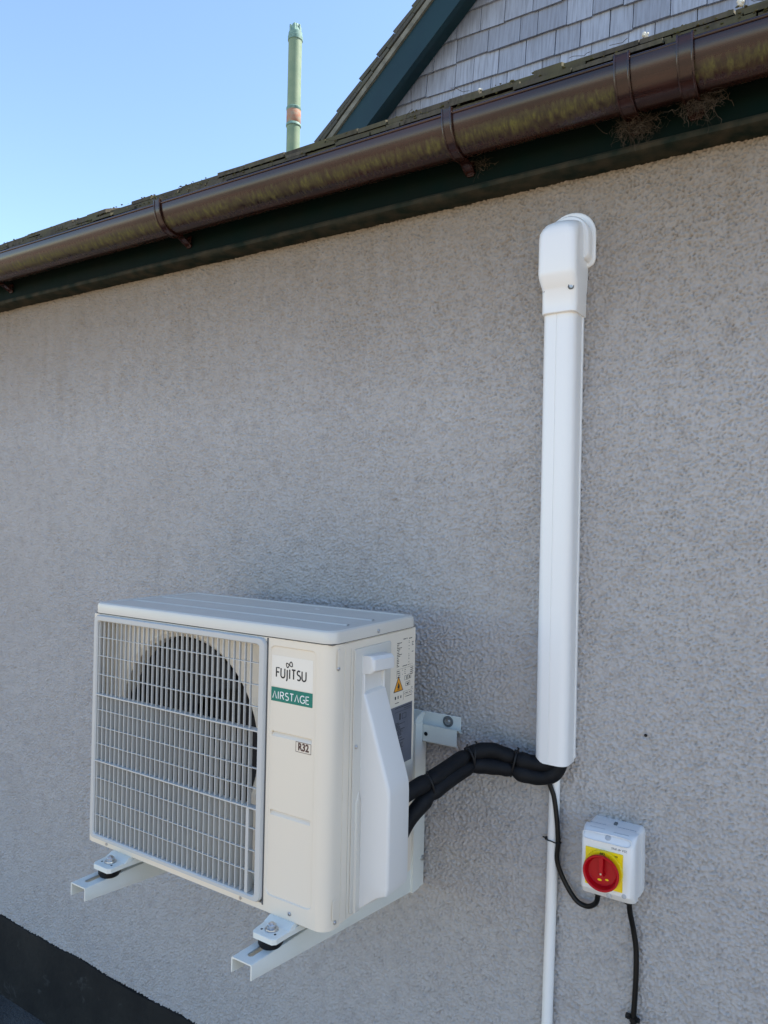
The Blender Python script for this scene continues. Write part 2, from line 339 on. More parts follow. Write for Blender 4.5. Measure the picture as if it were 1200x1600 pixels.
# ------------------------------------------------------------------ house
house = thing('house', (0, 0, GZ), 'house with grey roughcast wall, black plinth, dark green eaves and a shingled gable', 'house')
X0, X1 = -9, 5
PZ = -.706
def rough_sheet(x0, x1, z0, z1, st, seed):
    nx = int((x1-x0)/st)+1; nz = int((z1-z0)/st)+1; rg = np.random.default_rng(seed)
    fx = np.fft.fftfreq(nx, st)[None, :]; fz = np.fft.fftfreq(nz, st)[:, None]
    def band(lx, lz, wd, rot=0.):
        a = fx*math.cos(rot)+fz*math.sin(rot); b = -fx*math.sin(rot)+fz*math.cos(rot)
        r = np.sqrt((a*lx)**2+(b*lz)**2); g = np.exp(-((r-1)/wd)**2)*(r > 0)
        n = np.fft.ifft2(np.fft.fft2(rg.standard_normal((nz, nx)))*g).real; return n/n.std()
    n1 = band(.0104, .0082, .5, .45); n2 = band(.0068, .0058, .45, -.3); n3 = band(.0200, .0160, .6)
    big = band(.35, .35, .7); k = 1+.05*np.clip(big, -1.5, 1.5)
    h = .00098*np.tanh(n1*.9)+.00066*n2+.00035*n3
    pit = np.clip(-(n1+.7*n2)-1.0, 0, 1.6)*.0008
    Y = np.clip(-(h*k)*2.0+pit, -.0058, .0060)
    X, Z = np.meshgrid(x0+np.arange(nx)*(x1-x0)/(nx-1), z0+np.arange(nz)*(z1-z0)/(nz-1))
    co = np.stack([X, Y, Z+.976], -1).reshape(-1, 3).astype(np.float32)
    i = (np.arange(nz-1)[:, None]*nx+np.arange(nx-1)[None, :]).ravel()
    q = np.stack([i, i+1, i+nx+1, i+nx], -1).astype(np.int32)
    me = bpy.data.meshes.new('rendered_wall'); me.vertices.add(len(co)); me.vertices.foreach_set('co', co.ravel())
    me.loops.add(q.size); me.loops.foreach_set('vertex_index', q.ravel()); me.polygons.add(len(q))
    me.polygons.foreach_set('loop_start', np.arange(0, q.size, 4, dtype=np.int32)); me.polygons.foreach_set('use_smooth', np.ones(len(q), bool))
    me.update(calc_edges=True); me.materials.append(M['wall']); return me
WX0, WX1, WZ0, WZ1 = -1.45, 1.75, PZ-.004, 1.445
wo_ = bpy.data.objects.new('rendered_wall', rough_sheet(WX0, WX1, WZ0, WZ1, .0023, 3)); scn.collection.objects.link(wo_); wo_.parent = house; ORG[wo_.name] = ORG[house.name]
bm = BM(); box(bm, X0, WX0, 0, .25, PZ-.02, 1.6); box(bm, WX1, X1, 0, .25, PZ-.02, 1.6); box(bm, WX0, WX1, .006, .25, PZ-.02, 1.6)
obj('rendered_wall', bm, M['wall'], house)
bm = BM()            # painted band, slightly ragged upper edge, 3 mm proud
xs = [X0+i*.02 for i in range(int((X1-X0)/.02)+1)]; top = []
h = 0
for x in xs:
    h = h*.8+random.uniform(-.0016, .0016); top.append(PZ+h+.003*math.sin(x*5)+.002*math.sin(x*17))
a = [bm.verts.new((x, -.0065, GZ)) for x in xs]; b_ = [bm.verts.new((x, -.0065, z)) for x, z in zip(xs, top)]; c_ = [bm.verts.new((x, .01, z)) for x, z in zip(xs, top)]
for i in range(len(xs)-1):
    bm.faces.new((a[i], a[i+1], b_[i+1], b_[i])); bm.faces.new((b_[i], b_[i+1], c_[i+1], c_[i]))
obj('plinth', bm, M['plinth'], house)
bm = BM(); box(bm, X0, X1, -.045, -.001, 1.449, 1.60, .002, 1); obj('fascia', bm, M['green_paint'], house)
# weathered timber moulding under the fascia
bm = BM(); P = []
n = int((X1-X0)/.05)
for i in range(n+1):
    x = X0+i*.05; dz = random.uniform(-.0012, .0012)
    P.append([(x, 0.004, 1.432+dz), (x, -.040+dz, 1.4325+dz), (x, -.050, 1.437), (x, -.052+dz*.7, 1.444), (x, -.049, 1.4492), (x, .004, 1.4492)])
loft(bm, P); obj('eaves_moulding', bm, M['trim_paint'], house, 40)
# roof: deck + eave courses of shingles
bm = BM(); TR = math.tan(math.radians(24))
prism(bm, [(-.070, 1.588), (-.070, 1.575), (.1, 1.60), (2.6, 1.60+2.5*TR-.1), (2.6, 1.588+2.67*TR), ], X0, X1)
obj('roof', bm, M['roof'], house)
bm = BM()
def shingle_row(bm, y, z, thick, L, wmin, wmax, jit):
    x = X0
    while x < X1:
        w = random.uniform(wmin, wmax); dy = random.uniform(-jit, jit); dz = random.uniform(0, .0025); th = thick*random.uniform(.85, 1.15)
        yb = y+dy; t = random.uniform(-.002, .002)
        P0 = [(x, yb, z+dz), (x, yb, z+dz+th), (x, yb+L, z+dz+th*.5+L*TR), (x, yb+L, z+dz+L*TR)]
        P1 = [(x+w-.003, yb+t, z+dz+t*.4), (x+w-.003, yb+t, z+dz+th), (x+w-.003, yb+L, z+dz+th*.5+L*TR), (x+w-.003, yb+L, z+dz+L*TR)]
        loft(bm, [P0, P1]); x += w
shingle_row(bm, -.127, 1.5755, .0075, .3, .05, .16, .007)
shingle_row(bm, -.123, 1.5845, .0080, .3, .06, .18, .006)
shingle_row(bm, -.117, 1.5950, .0105, .3, .05, .17, .006)
shingle_row(bm, -.088, 1.607, .009, .35, .08, .2, .004)
for k in range(1, 16): shingle_row(bm, -.10+k*.15, 1.6065+k*.15*TR, .010, .28, .09, .2, .006)
obj('eave_shingles', bm, M['roof'], house)

# moss tufts, grit and twigs caught along the eave
bm = BM(); RM = random.Random(21); cl = [RM.uniform(-2.6, 1.7) for _ in range(70)]
for i in range(700):
    x = RM.choice(cl)+RM.gauss(0, .03) if RM.random() < .75 else RM.uniform(-2.6, 1.7)
    lay = RM.choice(((-.131, 1.5835), (-.126, 1.5935), (-.121, 1.606)))
    t = bmesh.new(); bmesh.ops.create_icosphere(t, subdivisions=1, radius=RM.uniform(.0009, .0030))
    for v in t.verts: v.co = Vector((v.co.x*RM.uniform(.8, 1.8), v.co.y*RM.uniform(.6, 1.2), v.co.z*RM.uniform(.5, 1.0)))
    merge(bm, t, Matrix.Translation((x, lay[0]+RM.uniform(0, .006), lay[1]+RM.uniform(-.001, .001))))
tag(obj('moss', bm, M['moss'], house), kind='stuff')
for i, x in enumerate((.735, .60, .985, 1.02, 1.255, .36)):
    bm = BM(); p = Vector((x, -.131, 1.604)); pts = [p]; d = Vector((RM.uniform(-1, 1), -.2, RM.uniform(-.7, .3))).normalized()
    for k in range(6): d = (d+Vector((RM.gauss(0, .35), RM.gauss(0, .15), RM.gauss(-.05, .3)))).normalized(); p = p+d*.007; pts.append(p)
    tube(bm, pts, .0005, 5); obj('twig', bm, M['web'], house)

# gable beyond the roof, set back
GY = 2.0; sl = .875
def rake(x): return 2.972+(x+.984)*sl        # underside of the barge board at y=2 (wall face)
bm = BM()
box(bm, -1.35, 3.6, GY+.03, GY+.2, 2.2, 2.75)
PK = 1.6
prism(bm, [(-1.8, 2.3), (4.9, 2.3), (PK, rake(PK)+.1)], GY+.022, GY+.24, 'y')
obj('gable_wall', bm, M['cedar'], house)
bm = BM(); zc = 2.5; row = 0
while zc < 5.4:
    x = -1.9+random.uniform(0, .1)
    while x < 4.8:
        w = random.uniform(.085, .2)
        xm = x+w/2
        lim = rake(x if xm < PK else 2*PK-(x+w))
        if zc < lim+.03:
            zb = zc+random.uniform(-.004, .004); t = random.uniform(0, .003); g = random.uniform(.002, .005); hh = .16
            zt = min(zb+hh, lim+.12)
            loft(bm, [[(x+g/2, GY-.004-t, zb), (x+w-g/2, GY-.004-t+random.uniform(-.002, .002), zb+random.uniform(-.002, .002)), (x+w-g/2, GY+.012, zt), (x+g/2, GY+.012, zt)],
                      [(x+g/2, GY+.012, zb+.001), (x+w-g/2, GY+.012, zb+.001), (x+w-g/2, GY+.021, zt), (x+g/2, GY+.021, zt)]])
        x += w
    zc += .129; row += 1
obj('gable_shingles', bm, M['cedar'], house)
def raked(bm, y0, y1, xa, za, xb, zb, s=sl, x_end=None):
    """band between a lower line through (xa,za) and upper line through (xb,zb), both slope s, up to the peak and mirrored"""
    xe = PK; lo = lambda x: za+(x-xa)*s; hi = lambda x: zb+(x-xb)*s
    xs0 = -2.6
    loft(bm, [[(xs0, y, lo(xs0)), (xe, y, lo(xe)), (xe, y, hi(xe)), (xs0, y, hi(xs0))] for y in (y0, y1)])
    loft(bm, [[(2*xe-xs0, y, lo(xs0)), (2*xe-xs0, y, hi(xs0)), (xe+.0005, y, hi(xe)), (xe+.0005, y, lo(xe))] for y in (y0, y1)])
bm = BM(); raked(bm, 1.85, 1.885, -.88, 2.873, -1.096, 2.870); obj('barge_board', bm, M['barge_paint'], house)
bm = BM(); raked(bm, 1.885, 1.99, -.94, 2.873, -1.01, 2.870); obj('soffit', bm, M['barge_paint'], house)
bm = BM(); raked(bm, 1.838, 1.90, -1.099, 2.8735, -1.143, 2.872); obj('verge_batten', bm, M['vergelight'], house)
bm = BM()
raked(bm, 1.845, 3.6, -1.15, 2.875, -1.19, 2.875)
for lay in range(2):                                  # butts of the verge shingles, slightly stepped
    x = -2.4
    while x < PK-.1:
        w = random.uniform(.10, .16); o = lay*.020+random.uniform(0, .005)
        za = 2.880+(x+1.143)*sl; zb = 2.880+(x+w+1.143)*sl
        th = .017; sx = -.65; sz = .75
        A = [(x+sx*o, 1.832-lay*.002, za+sz*o), (x+w+sx*o, 1.832-lay*.002, zb+sz*o-.006), (x+w+sx*(o+th), 1.832-lay*.002, zb+sz*(o+th)-.006), (x+sx*(o+th*1.5), 1.832-lay*.002, za+sz*(o+th*1.5))]
        loft(bm, [A, [(p[0], p[1]+.4, p[2]) for p in A]]); x += w-.002
obj('gable_roof', bm, M['verge'], house)

bm = BM(); lathe(bm, (1.0790, -.0042, .315), (0, -1, 0), [(0, .0032), (.0003, .0030), (.0003, 0)], 12); obj('drill_hole', bm, M['dark'], house)
# ------------------------------------------------------------------ gutter
gut = thing('gutter', (.4, -.1, 1.49), 'long brown plastic half-round gutter with green algae streaks, under the mossy roof edge', 'gutter')
GC = (-.1045, 1.549)
def arc(ry, rz, a0, a1, n=22): return [(GC[0]+ry*math.cos(math.radians(a0+(a1-a0)*i/n)), GC[1]+rz*math.sin(math.radians(a0+(a1-a0)*i/n))) for i in range(n+1)]
bm = BM(); strip(bm, arc(.0555, .0615, 180, 360), .0025, X0, X1)
cyl(bm, (X0, -.1595, 1.5515), (X1, -.1595, 1.5515), .0035, n=10)
obj('gutter_channel', bm, M['gutter'], gut, 40)
def clip(x, w, ry=.0595, rz=.0655, t=.0035):
    bm = BM()
    P = [(-.158, 1.562), (-.1655, 1.5605)]+arc(ry, rz, 178, 292, 16)+[(-.068, 1.4835), (-.056, 1.4765), (-.0475, 1.4735)]
    strip(bm, P, -t if False else t, x-w/2, x+w/2)
    # stiffening rib along both edges
    for xe in (x-w/2+.0015, x+w/2-.0015):
        tube(bm, [(xe, p[0], p[1]) for p in P], .0022, 6)
    box(bm, x-w/2+.003, x+w/2-.003, -.0505, -.0455, 1.468, 1.500, .001, 1)
    return bm
c1 = obj('gutter_bracket', clip(0, .022), M['brown'], gut, 40); c1.location.x += .700
for xx in (-.172, -1.045, -1.918, -2.79): 
    k = copy_part(c1, gut, (xx-.700, 0, 0))
c2 = obj('gutter_bracket', clip(0, .027, .0625, .069), M['brown'], gut, 40); c2.location.x += 1.052
copy_part(c2, gut, (.106, 0, 0))
bm = BM(); strip(bm, arc(.0585, .0645, 180, 352), .0022, 1.066, 1.143); obj('union_joint', bm, M['brown'], gut, 40)

def tangle(c, n, sx, sz, seed, label, ny=.02):
    R = random.Random(seed); bm = BM()
    for i in range(n):
        p = Vector((c[0]+R.gauss(0, sx*.45), c[1]+R.gauss(0, ny*.5), c[2]+R.gauss(0, sz*.4)))
        d = Vector((R.uniform(-1, 1), R.uniform(-.5, .5), R.uniform(-.8, .6))).normalized(); pts = [p]
        for k in range(R.randint(3, 7)):
            d = (d+Vector((R.gauss(0, .5), R.gauss(0, .35), R.gauss(-.08, .5)))).normalized(); p = p+d*R.uniform(.003, .009)
            p.y = min(p.y, -.047); pts.append(p)
        tube(bm, pts, R.choice((.00015, .0002, .00025, .0004)), 4)
    for i in range(n//5):
        p = Vector((c[0]+R.gauss(0, sx*.35), min(c[1]+R.gauss(0, ny*.4), -.048), c[2]+R.gauss(0, sz*.35)))
        t = bmesh.new(); bmesh.ops.create_icosphere(t, subdivisions=1, radius=R.uniform(.0008, .0026))
        for v in t.verts: v.co *= R.uniform(.6, 1.3)
        merge(bm, t, Matrix.Translation(p))
    return tag(obj('cobweb', bm, M['web'], None, None, None, c), label, 'cobweb', 'dusty cobwebs hanging from the gutter')
tangle((1.055, -.066, 1.478), 300, .038, .022, 1, 'dusty brown cobweb hanging from the left bracket of the gutter joint')
tangle((1.170, -.080, 1.485), 300, .036, .026, 2, 'ragged grey-brown cobweb hanging from the right bracket of the gutter joint')
tangle((.73, -.055, 1.487), 40, .025, .010, 3, 'small wisp of cobweb beside the single gutter bracket nearest the gable', .008)
# pale bits of lichen along the roof edge
R = random.Random(5)
for i, (x, y, z, s, lb) in enumerate([(.742, -.10, 1.619, .0038, 'pale lichen chip on the roof edge above the middle gutter bracket'), (1.075, -.10, 1.622, .0045, 'white lichen chip on the roof edge above the gutter joint'),
                                   (1.235, -.115, 1.615, .0065, 'largest yellowish lichen tuft on the roof edge near the right side'), (.34, -.115, 1.597, .003, 'tiny pale lichen fleck on the roof edge beside the green barge board')]):
    bm = BM()
    for k in range(5):
        t = bmesh.new(); bmesh.ops.create_icosphere(t, subdivisions=2, radius=s*R.uniform(.4, .8))
        for v in t.verts: v.co *= R.uniform(.75, 1.2)
        merge(bm, t, Matrix.Translation(Vector((x+R.gauss(0, s*.6), y+R.gauss(0, s*.3), z+R.gauss(0, s*.3)))))
    tag(obj('lichen', bm, M['chip'], None, 60, None, (x, y, z)), lb, 'lichen', 'lichen bits on the roof edge')

# ------------------------------------------------------------------ flue pipe beyond the roof
px, py = -2.125, 2.7
flue = thing('flue_pipe', (px, py, 2.6), 'tall pale green round flue pipe with an orange band, standing against the sky', 'flue pipe')
rp = .050
bm = BM(); lathe(bm, (px, py, 2.6), (0, 0, 1), [(0, rp), (1.645, rp)]); obj('pipe', bm, M['pole'], flue, 40)
bm = BM(); lathe(bm, (px, py, 3.575), (0, 0, 1), [(0, rp), (.004, rp+.006), (.018, rp+.006), (.024, rp+.001), (.119, rp+.001), (.125, rp+.006), (.139, rp+.006), (.145, rp)]); obj('collar', bm, M['polecap'], flue, 40)
bm = BM(); lathe(bm, (px, py, 3.60), (0, 0, 1), [(0, rp+.001), (.003, rp+.003), (.092, rp+.003), (.095, rp+.001)]); obj('band', bm, M['poleband'], flue, 40)
bm = BM(); lathe(bm, (px, py, 4.21), (0, 0, 1), [(0, rp), (.002, rp+.005), (.03, rp+.006), (.034, rp+.002), (.06, rp+.001), (.064, rp-.004), (.085, rp-.012), (.10, rp-.014), (.104, rp-.022), (.125, rp-.026), (.135, rp-.04), (.137, 0)])
for k in range(6):
    t = k*PI/3; c = Vector((px+math.cos(t)*(rp-.012), py+math.sin(t)*(rp-.012), 4.27)); box(bm, c.x-.007, c.x+.007, c.y-.007, c.y+.007, 4.27, 4.325, .002, 1)
obj('cap', bm, M['polecap'], flue, 40)

# ------------------------------------------------------------------ air conditioner
FY = -.4528; BY = -.163; UW = .654; UH = .501
ac = thing('air_conditioner', (UW/2, (FY+BY)/2, 0), 'cream outdoor air conditioner with a slatted fan grille, on wall brackets', 'air conditioner')
bm = BM()
# right block, front part with rounded corner (ends before the side seam)
r = .026; P = [(.507, FY)]+[(UW-r+r*math.sin(t), FY+r-r*math.cos(t)) for t in [PI/2*i/8 for i in range(9)]]+[(UW, -.4155), (.507, -.4155)]
# front face is separate (recessed panel), so shell without it
def shellz(bm, P, z0, z1, skip):
    A = [bm.verts.new((x, y, z0)) for x, y in P]; B = [bm.verts.new((x, y, z1)) for x, y in P]
    for i in range(len(P)):
        j = (i+1) % len(P)
        if i not in skip: bm.faces.new((A[i], A[j], B[j], B[i]))
    bm.faces.new(A[::-1]); bm.faces.new(B)
shellz(bm, P, 0, UH, {0})
F = FR(FY)
o0 = rr(.507, 0, UW-r, UH, 1e-5, 6)
i0 = rr(.5125, .031, .6205, .488, .012, 6); i1 = rr(.5145, .033, .6185, .486, .010, 6)
V = loft(bm, [F(o0), F(i0), F(i1, .0022)], False, False)
# press lines in the panel: shallow sloping ribs
xa_, xb_ = .5145, .6185; yp_ = FY+.0022; sp_ = [(a, b) for a, b in i1]
up_ = [p for p in sp_ if p[1] > .3]; dn_ = [p for p in sp_ if p[1] < .3]
bm.faces.new([bm.verts.new((a, yp_, b)) for a, b in up_+[(xa_, .333), (xb_, .333)]])
bm.faces.new([bm.verts.new((a, yp_, b)) for a, b in dn_+[(xb_, .178), (xa_, .178)]])
def qd(*P): bm.faces.new([bm.verts.new(p) for p in P])
qd((xa_, yp_, .189), (xb_, yp_, .189), (xb_, yp_, .322), (xa_, yp_, .322))
for zt_ in (.333, .189):
    zb_ = zt_-.011; xi, xj = .5185, .6115
    qd((xa_, yp_, zb_), (xi, yp_, zb_), (xi, yp_, zt_), (xa_, yp_, zt_)); qd((xj, yp_, zb_), (xb_, yp_, zb_), (xb_, yp_, zt_), (xj, yp_, zt_))
    loft(bm, [[(x, yp_, zt_), (x, yp_, zt_-.0012), (x, yp_+.0050, zt_-.0022), (x, yp_+.0052, zt_-.0032), (x, yp_, zb_+.0005), (x, yp_, zb_)] for x in (xi, xj)], False, False, False)
    for x in (xi, xj): bm.faces.new([bm.verts.new(p) for p in ((x, yp_, zt_-.0012), (x, yp_+.0050, zt_-.0022), (x, yp_+.0052, zt_-.0032), (x, yp_, zb_+.0005))])
# side panel
box(bm, .50, UW-.0008, -.4130, BY, 0, UH, .0015, 1)
box(bm, .52, UW-.004, -.43, -.40, .001, UH-.001)
# left wall, sills, back
box(bm, 0, .006, FY, BY, 0, UH, .0012, 1)
box(bm, .006, .507, FY, FY+.030, 0, .012); box(bm, .006, .507, FY, FY+.03, .4935, UH)
box(bm, .006, .507, FY+.03, BY, 0, .008)
box(bm, .006, .507, BY-.006, BY, .008, UH)
# shroud with round opening
cx, cz, cr = .235, .262, .213
oo = rr(.006, .008, .507, UH, 1e-5, 14); ci = rr(cx-cr, cz-cr, cx+cr, cz+cr, cr, 14); c2_ = rr(cx-cr+.008, cz-cr+.008, cx+cr-.008, cz+cr-.008, cr-.008, 14)
G = FR(FY+.046)
loft(bm, [G(oo), G(ci), FR(FY+.054)(c2_), FR(FY+.085)(c2_)], False, False)
# slot emboss on rounded corner side
for zz in (.476, .035):
    loft(bm, [[(UW+.0003, u, v) for u, v in rr(-.4375, zz-.018, -.4275, zz+.018, .005)], [(UW+.0012, u, v) for u, v in rr(-.4365, zz-.017, -.4285, zz+.017, .004)]])
obj('casing', bm, M['enamel'], ac, 35)
bm = BM(); box(bm, .012, .50, FY+.085, BY-.02, .012, UH-.004); obj('heat_exchanger', bm, M['dark'], ac)
# seams
bm = BM(); box(bm, .49, UW-.003, -.4158, -.4128, .002, UH-.002); obj('side_seam', bm, M['gap'], ac)
bm = BM(); box(bm, .505, .5085, FY-.0006, FY+.02, .010, UH-.001); box(bm, .002, UW-.003, FY+.004, BY-.002, UH-.0005, UH+.0025); obj('panel_seam', bm, M['gap'], ac)
# lid
bm = BM()
def lidloop(x0, x1, y0, y1, r, z): return [(a, b, z) for a, b in rr(x0, y0, x1, y1, r, 6)]
e = .0025
loft(bm, [lidloop(-e, UW+e, FY-e, BY+e, .024, UH+.0025), lidloop(-e, UW+e, FY-e, BY+e, .024, UH+.018), lidloop(-e+.0015, UW+e-.0015, FY-e+.0015, BY+e-.0015, .023, UH+.0225), lidloop(-e+.005, UW+e-.005, FY-e+.005, BY+e-.005, .02, UH+.0248),
          lidloop(.016, UW-.016, FY+.020, BY-.012, .010, UH+.0250), lidloop(.018, UW-.018, FY+.022, BY-.014, .009, UH+.0235)], True, False)
# lid field with long pressed ribs
y = FY+.022; ys = [y]; prof = [(y, .0235)]
for c in (FY+.088, FY+.172): prof += [(c-.005, .0235), (c-.0025, .0250), (c+.0025, .0250), (c+.005, .0235)]
prof.append((BY-.014, .0235))
A = [bm.verts.new((.024, p[0], UH+p[1])) for p in prof]; B = [bm.verts.new((UW-.03, p[0], UH+p[1])) for p in prof]
for i in range(len(prof)-1): bm.faces.new((A[i], A[i+1], B[i+1], B[i]))
V = loft(bm, [lidloop(.018, UW-.018, FY+.022, BY-.014, .009, UH+.02345)], True, False)
obj('lid', bm, M['enamel_shaded'], ac, 30)

# grille
bm = BM()
ob = rr(.0085, .0125, .5055, .4995, .014, 6); 
loft(bm, [F(ob, .012), F(ob, -.004), F(rr(.0105, .0145, .5035, .4975, .012, 6), -.0075), F(rr(.019, .0205, .4925, .4885, .008, 6), -.0075), F(rr(.021, .0225, .4905, .4865, .007, 6), -.005), F(rr(.0215, .023, .490, .486, .007, 6), .012)], False, False)
obg = obj('fan_grille', bm, M['grille'], ac, 30)
bm = BM()
tiers = [(.326, .487, .0055), (.182, .326, .0100), (.021, .182, .0140)]
pitch = .0143; x = .4680; k = 0
slx = []
while x > .024: slx.append(x); x -= pitch
for x in slx:
    for ti, (z0, z1, d) in enumerate(tiers):
        wf = .0020
        if ti == 2 and x == slx[0]: wf = .0075
        y0 = FY-.0042; y1 = FY-.0042+d
        A = [(x-wf/2, y0+.0008), (x-wf/2+.0006, y0), (x+wf/2-.0006, y0), (x+wf/2, y0+.0008), (x+wf/2*.8, y1), (x-wf/2*.8, y1)]
        prism(bm, A, z0, z1, 'z')
obj('slat', bm, M['grille'], obg, None)
bm = BM()
for z, big in ((.326, 1), (.182, 1), (.451, 0), (.4105, 0), (.370, 0), (.293, 0), (.256, 0), (.219, 0), (.144, 0), (.103, 0), (.064, 0)):
    if big: 
        prism(bm, [(FY-.0065, z-.0012), (FY-.0065, z+.0012), (FY+.008, z+.0018), (FY+.008, z-.0018)], .020, .4915)
    else:
        prism(bm, [(FY-.0038, z-.0006), (FY-.0038, z+.0006), (FY+.0005, z+.0008), (FY+.0005, z-.0008)], .020, .4915)
obj('cross_bar', bm, M['grille'], obg, None)
# fan
bm = BM()
lathe(bm, (cx, FY+.058, cz), (0, -1, 0), [(-.03, .062), (0, .062), (.008, .056), (.010, .03), (.010, 0)], 36)
fan = obj('fan', bm, M['fan'], ac, 40)
def blade(a0):
    bm = BM(); rows = []
    for i in range(9):
        rr_ = .058+i*(.195-.058)/8; L0 = a0-math.radians(10+i*3.5); L1 = a0+math.radians(42+i*3.2)
        row = []
        for j in range(9):
            t = j/8; a = L0+(L1-L0)*t; row.append((cx+rr_*math.cos(a), FY+.052+.030*t+.006*math.sin(t*PI), cz+rr_*math.sin(a)))
        rows.append(row)
    V = [[bm.verts.new(p) for p in r_] for r_ in rows]; V2 = [[bm.verts.new((p[0], p[1]+.002, p[2])) for p in r_] for r_ in rows]
    for Q in (V, V2):
        for i in range(8):
            for j in range(8): bm.faces.new((Q[i][j], Q[i+1][j], Q[i+1][j+1], Q[i][j+1]))
    return bm
for k in range(3): obj('blade', blade(math.radians(75+120*k)), M['fan'], fan, 40)

# side cover for the valves
bm = BM()
y0, y1 = -.362, -.290
prof = [(.472, .676, .0), (.466, .682, 0), (.446, .682, 0), (.440, .676, 0), (.4385, .6565, 0), (.405, .6565, 0), (.401, .663, 0), (.36, .6775, 0), (.30, .6975, 0), (.245, .7165, 0), (.233, .7195, 0), (.22, .7205, 0), (.06, .7205, 0), (.046, .717, 0), (.038, .700, 0), (.008, .660, 0)]
loops = []
for z, xo, _ in prof:
    xo = max(xo, .6562); rad = min(.007, (xo-.654)*.45)
    Q = [(.6535, y0)]+[(xo-rad+rad*math.sin(t), y0+rad-rad*math.cos(t)) for t in [PI/2*i/5 for i in range(6)]]+[(xo-rad*.6+rad*.6*math.cos(t), y1-rad*.6+rad*.6*math.sin(t)) for t in [PI/2*i/5 for i in range(6)]]+[(.6535, y1)]
    zz = z
    loops.append([(a, b, zz-(0.004 if (z > .44 and b > -.33) else 0)) for a, b in Q])
loft(bm, loops)
# thin cheek walls either side of the finger notch
for a, b in ((y0+.0003, y0+.006), (y1-.006, y1-.0003)): box(bm, .654, .6615, a, b, .400, .441, .0015, 1)
cv = obj('valve_cover', bm, M['plastic'], ac, 35)
bm = BM()
loft(bm, [SD(.654)(rr(-.3855, .006, -.262, .486, .004)), SD(.6556)(rr(-.385, .0065, -.2625, .4855, .004)), SD(.6562)(rr(-.3835, .008, -.264, .484, .003))])
box(bm, .6539, .6544, -.3955, -.3945, .004, .489)
# lower raised edge with pointed top
loft(bm, [[(.6562, -.376, .006), (.6562, -.361, .006), (.6562, -.361, .205), (.6562, -.366, .225), (.6562, -.376, .205)],
          [(.6600, -.3745, .006), (.6600, -.3615, .006), (.6600, -.3615, .203), (.6575, -.366, .222), (.6600, -.3745, .203)]])
obj('cover_plate', bm, M['enamel_shaded'], ac, 35)

def screw(name, p, d, r, parent, m='zinc'):
    p = Vector(p); d = Vector(d); bm = BM()
    lathe(bm, p, d, [(0, r*1.25), (r*.18, r*1.25), (r*.2, r), (r*.55, r*.95), (r*.8, r*.7), (r*.82, r*.35), (r*.5, r*.3), (r*.5, 0)], 16)
    return obj(name, bm, M[m], parent, 40)
screw('screw', (.571, FY, .0125), (0, -1, 0), .0032, ac)
screw('screw', (UW+.0026, -.311, .511), (1, 0, 0), .0032, ac)
screw('screw', (UW, -.4335, .459), (1, 0, 0), .0032, ac)
screw('screw', (.6562, -.377, .308), (1, 0, 0), .0032, ac)
screw('screw', (UW-.0005, -.4285, .012), (1, 0, 0), .0032, ac)
for x in (.059, .452): screw('screw', (x, FY, .0060), (0, -1, 0), .0026, ac)

# ---- lettering
def ribbon(bm, strokes, ox, oz, sx, sz, w, y, slant=0):
    for s in strokes:
        pts = [(ox+a*sx, y, oz+b*sz) for a, b in s]; tube(bm, pts, w/2, 8, Vector((0, 1, 0)))
def arcp(cx, cz, rx, rz, a0, a1, n=10): return [(cx+rx*math.cos(math.radians(a0+(a1-a0)*i/n)), cz+rz*math.sin(math.radians(a0+(a1-a0)*i/n))) for i in range(n+1)]
S_ = arcp(.27, .75, .22, .24, 40, 265, 12)+arcp(.27, .25, .24, .26, 85, -140, 12)
GL = {
 'F': (.5, [[(0, 0), (0, 1), (.45, 1)], [(0, .53), (.4, .53)]]),
 'U': (.62, [[(0, 1)]+arcp(.28, .27, .28, .27, 180, 360, 12)+[(.56, 1)]]),
 'J': (.26, [[(.12, .92), (.12, -.05)]+arcp(-.08, -.05, .20, .22, 0, -70, 6)]),
 'I': (.2, [[(.05, 0), (.05, 1)]]),
 'T': (.55, [[(0, 1), (.5, 1)], [(.25, 0), (.25, 1)]]),
 'S': (.56, [S_]),
 'A': (.62, [[(0, 0), (.29, 1), (.58, 0)]]),
 'R': (.56, [[(0, 0), (0, 1), (.25, 1)]+arcp(.25, .75, .24, .25, 90, -90, 10)+[(0, .5)], [(.25, .5), (.52, 0)]]),
 'G': (.68, [arcp(.36, .5, .36, .5, 50, 330, 18)+[(.66, .45), (.42, .45)]]),
 'E': (.46, [[(.42, 0), (0, 0), (0, 1), (.42, 1)], [(0, .52), (.37, .52)]]),
}
def word(bm, txt, x0, x1, z0, h, w, y, gap=.16):
    tot = sum(GL[c][0] for c in txt)+gap*(len(txt)-1); s = (x1-x0)/tot; x = x0
    for c in txt:
        ribbon(bm, GL[c][1], x, z0, s, h, w, y); x += (GL[c][0]+gap)*s
FP = FY+.0022       # recessed panel level
def plate(bm, x0, x1, z0, z1, y0, y1=None, r=.0008):
    loft(bm, [FR(y0)(rr(x0, z0, x1, z1, r, 3)), FR(y1)(rr(x0, z0, x1, z1, r, 3))])
def text_mesh(txt, size, m, parent, mw, name='lettering', off=0.0, ext=.0001, align='CENTER'):
    cu = bpy.data.curves.new(name, 'FONT'); cu.body = txt; cu.size = size; cu.extrude = ext; cu.offset = off; cu.align_x = align; cu.align_y = 'CENTER'; cu.resolution_u = 3
    t = bpy.data.objects.new(name+'_tmp', cu); scn.collection.objects.link(t)
    dg = bpy.context.evaluated_depsgraph_get(); me = bpy.data.meshes.new_from_object(t.evaluated_get(dg)); bpy.data.objects.remove(t)
    b2 = bmesh.new(); b2.from_mesh(me); bmesh.ops.transform(b2, matrix=mw, verts=b2.verts[:])
    return b2
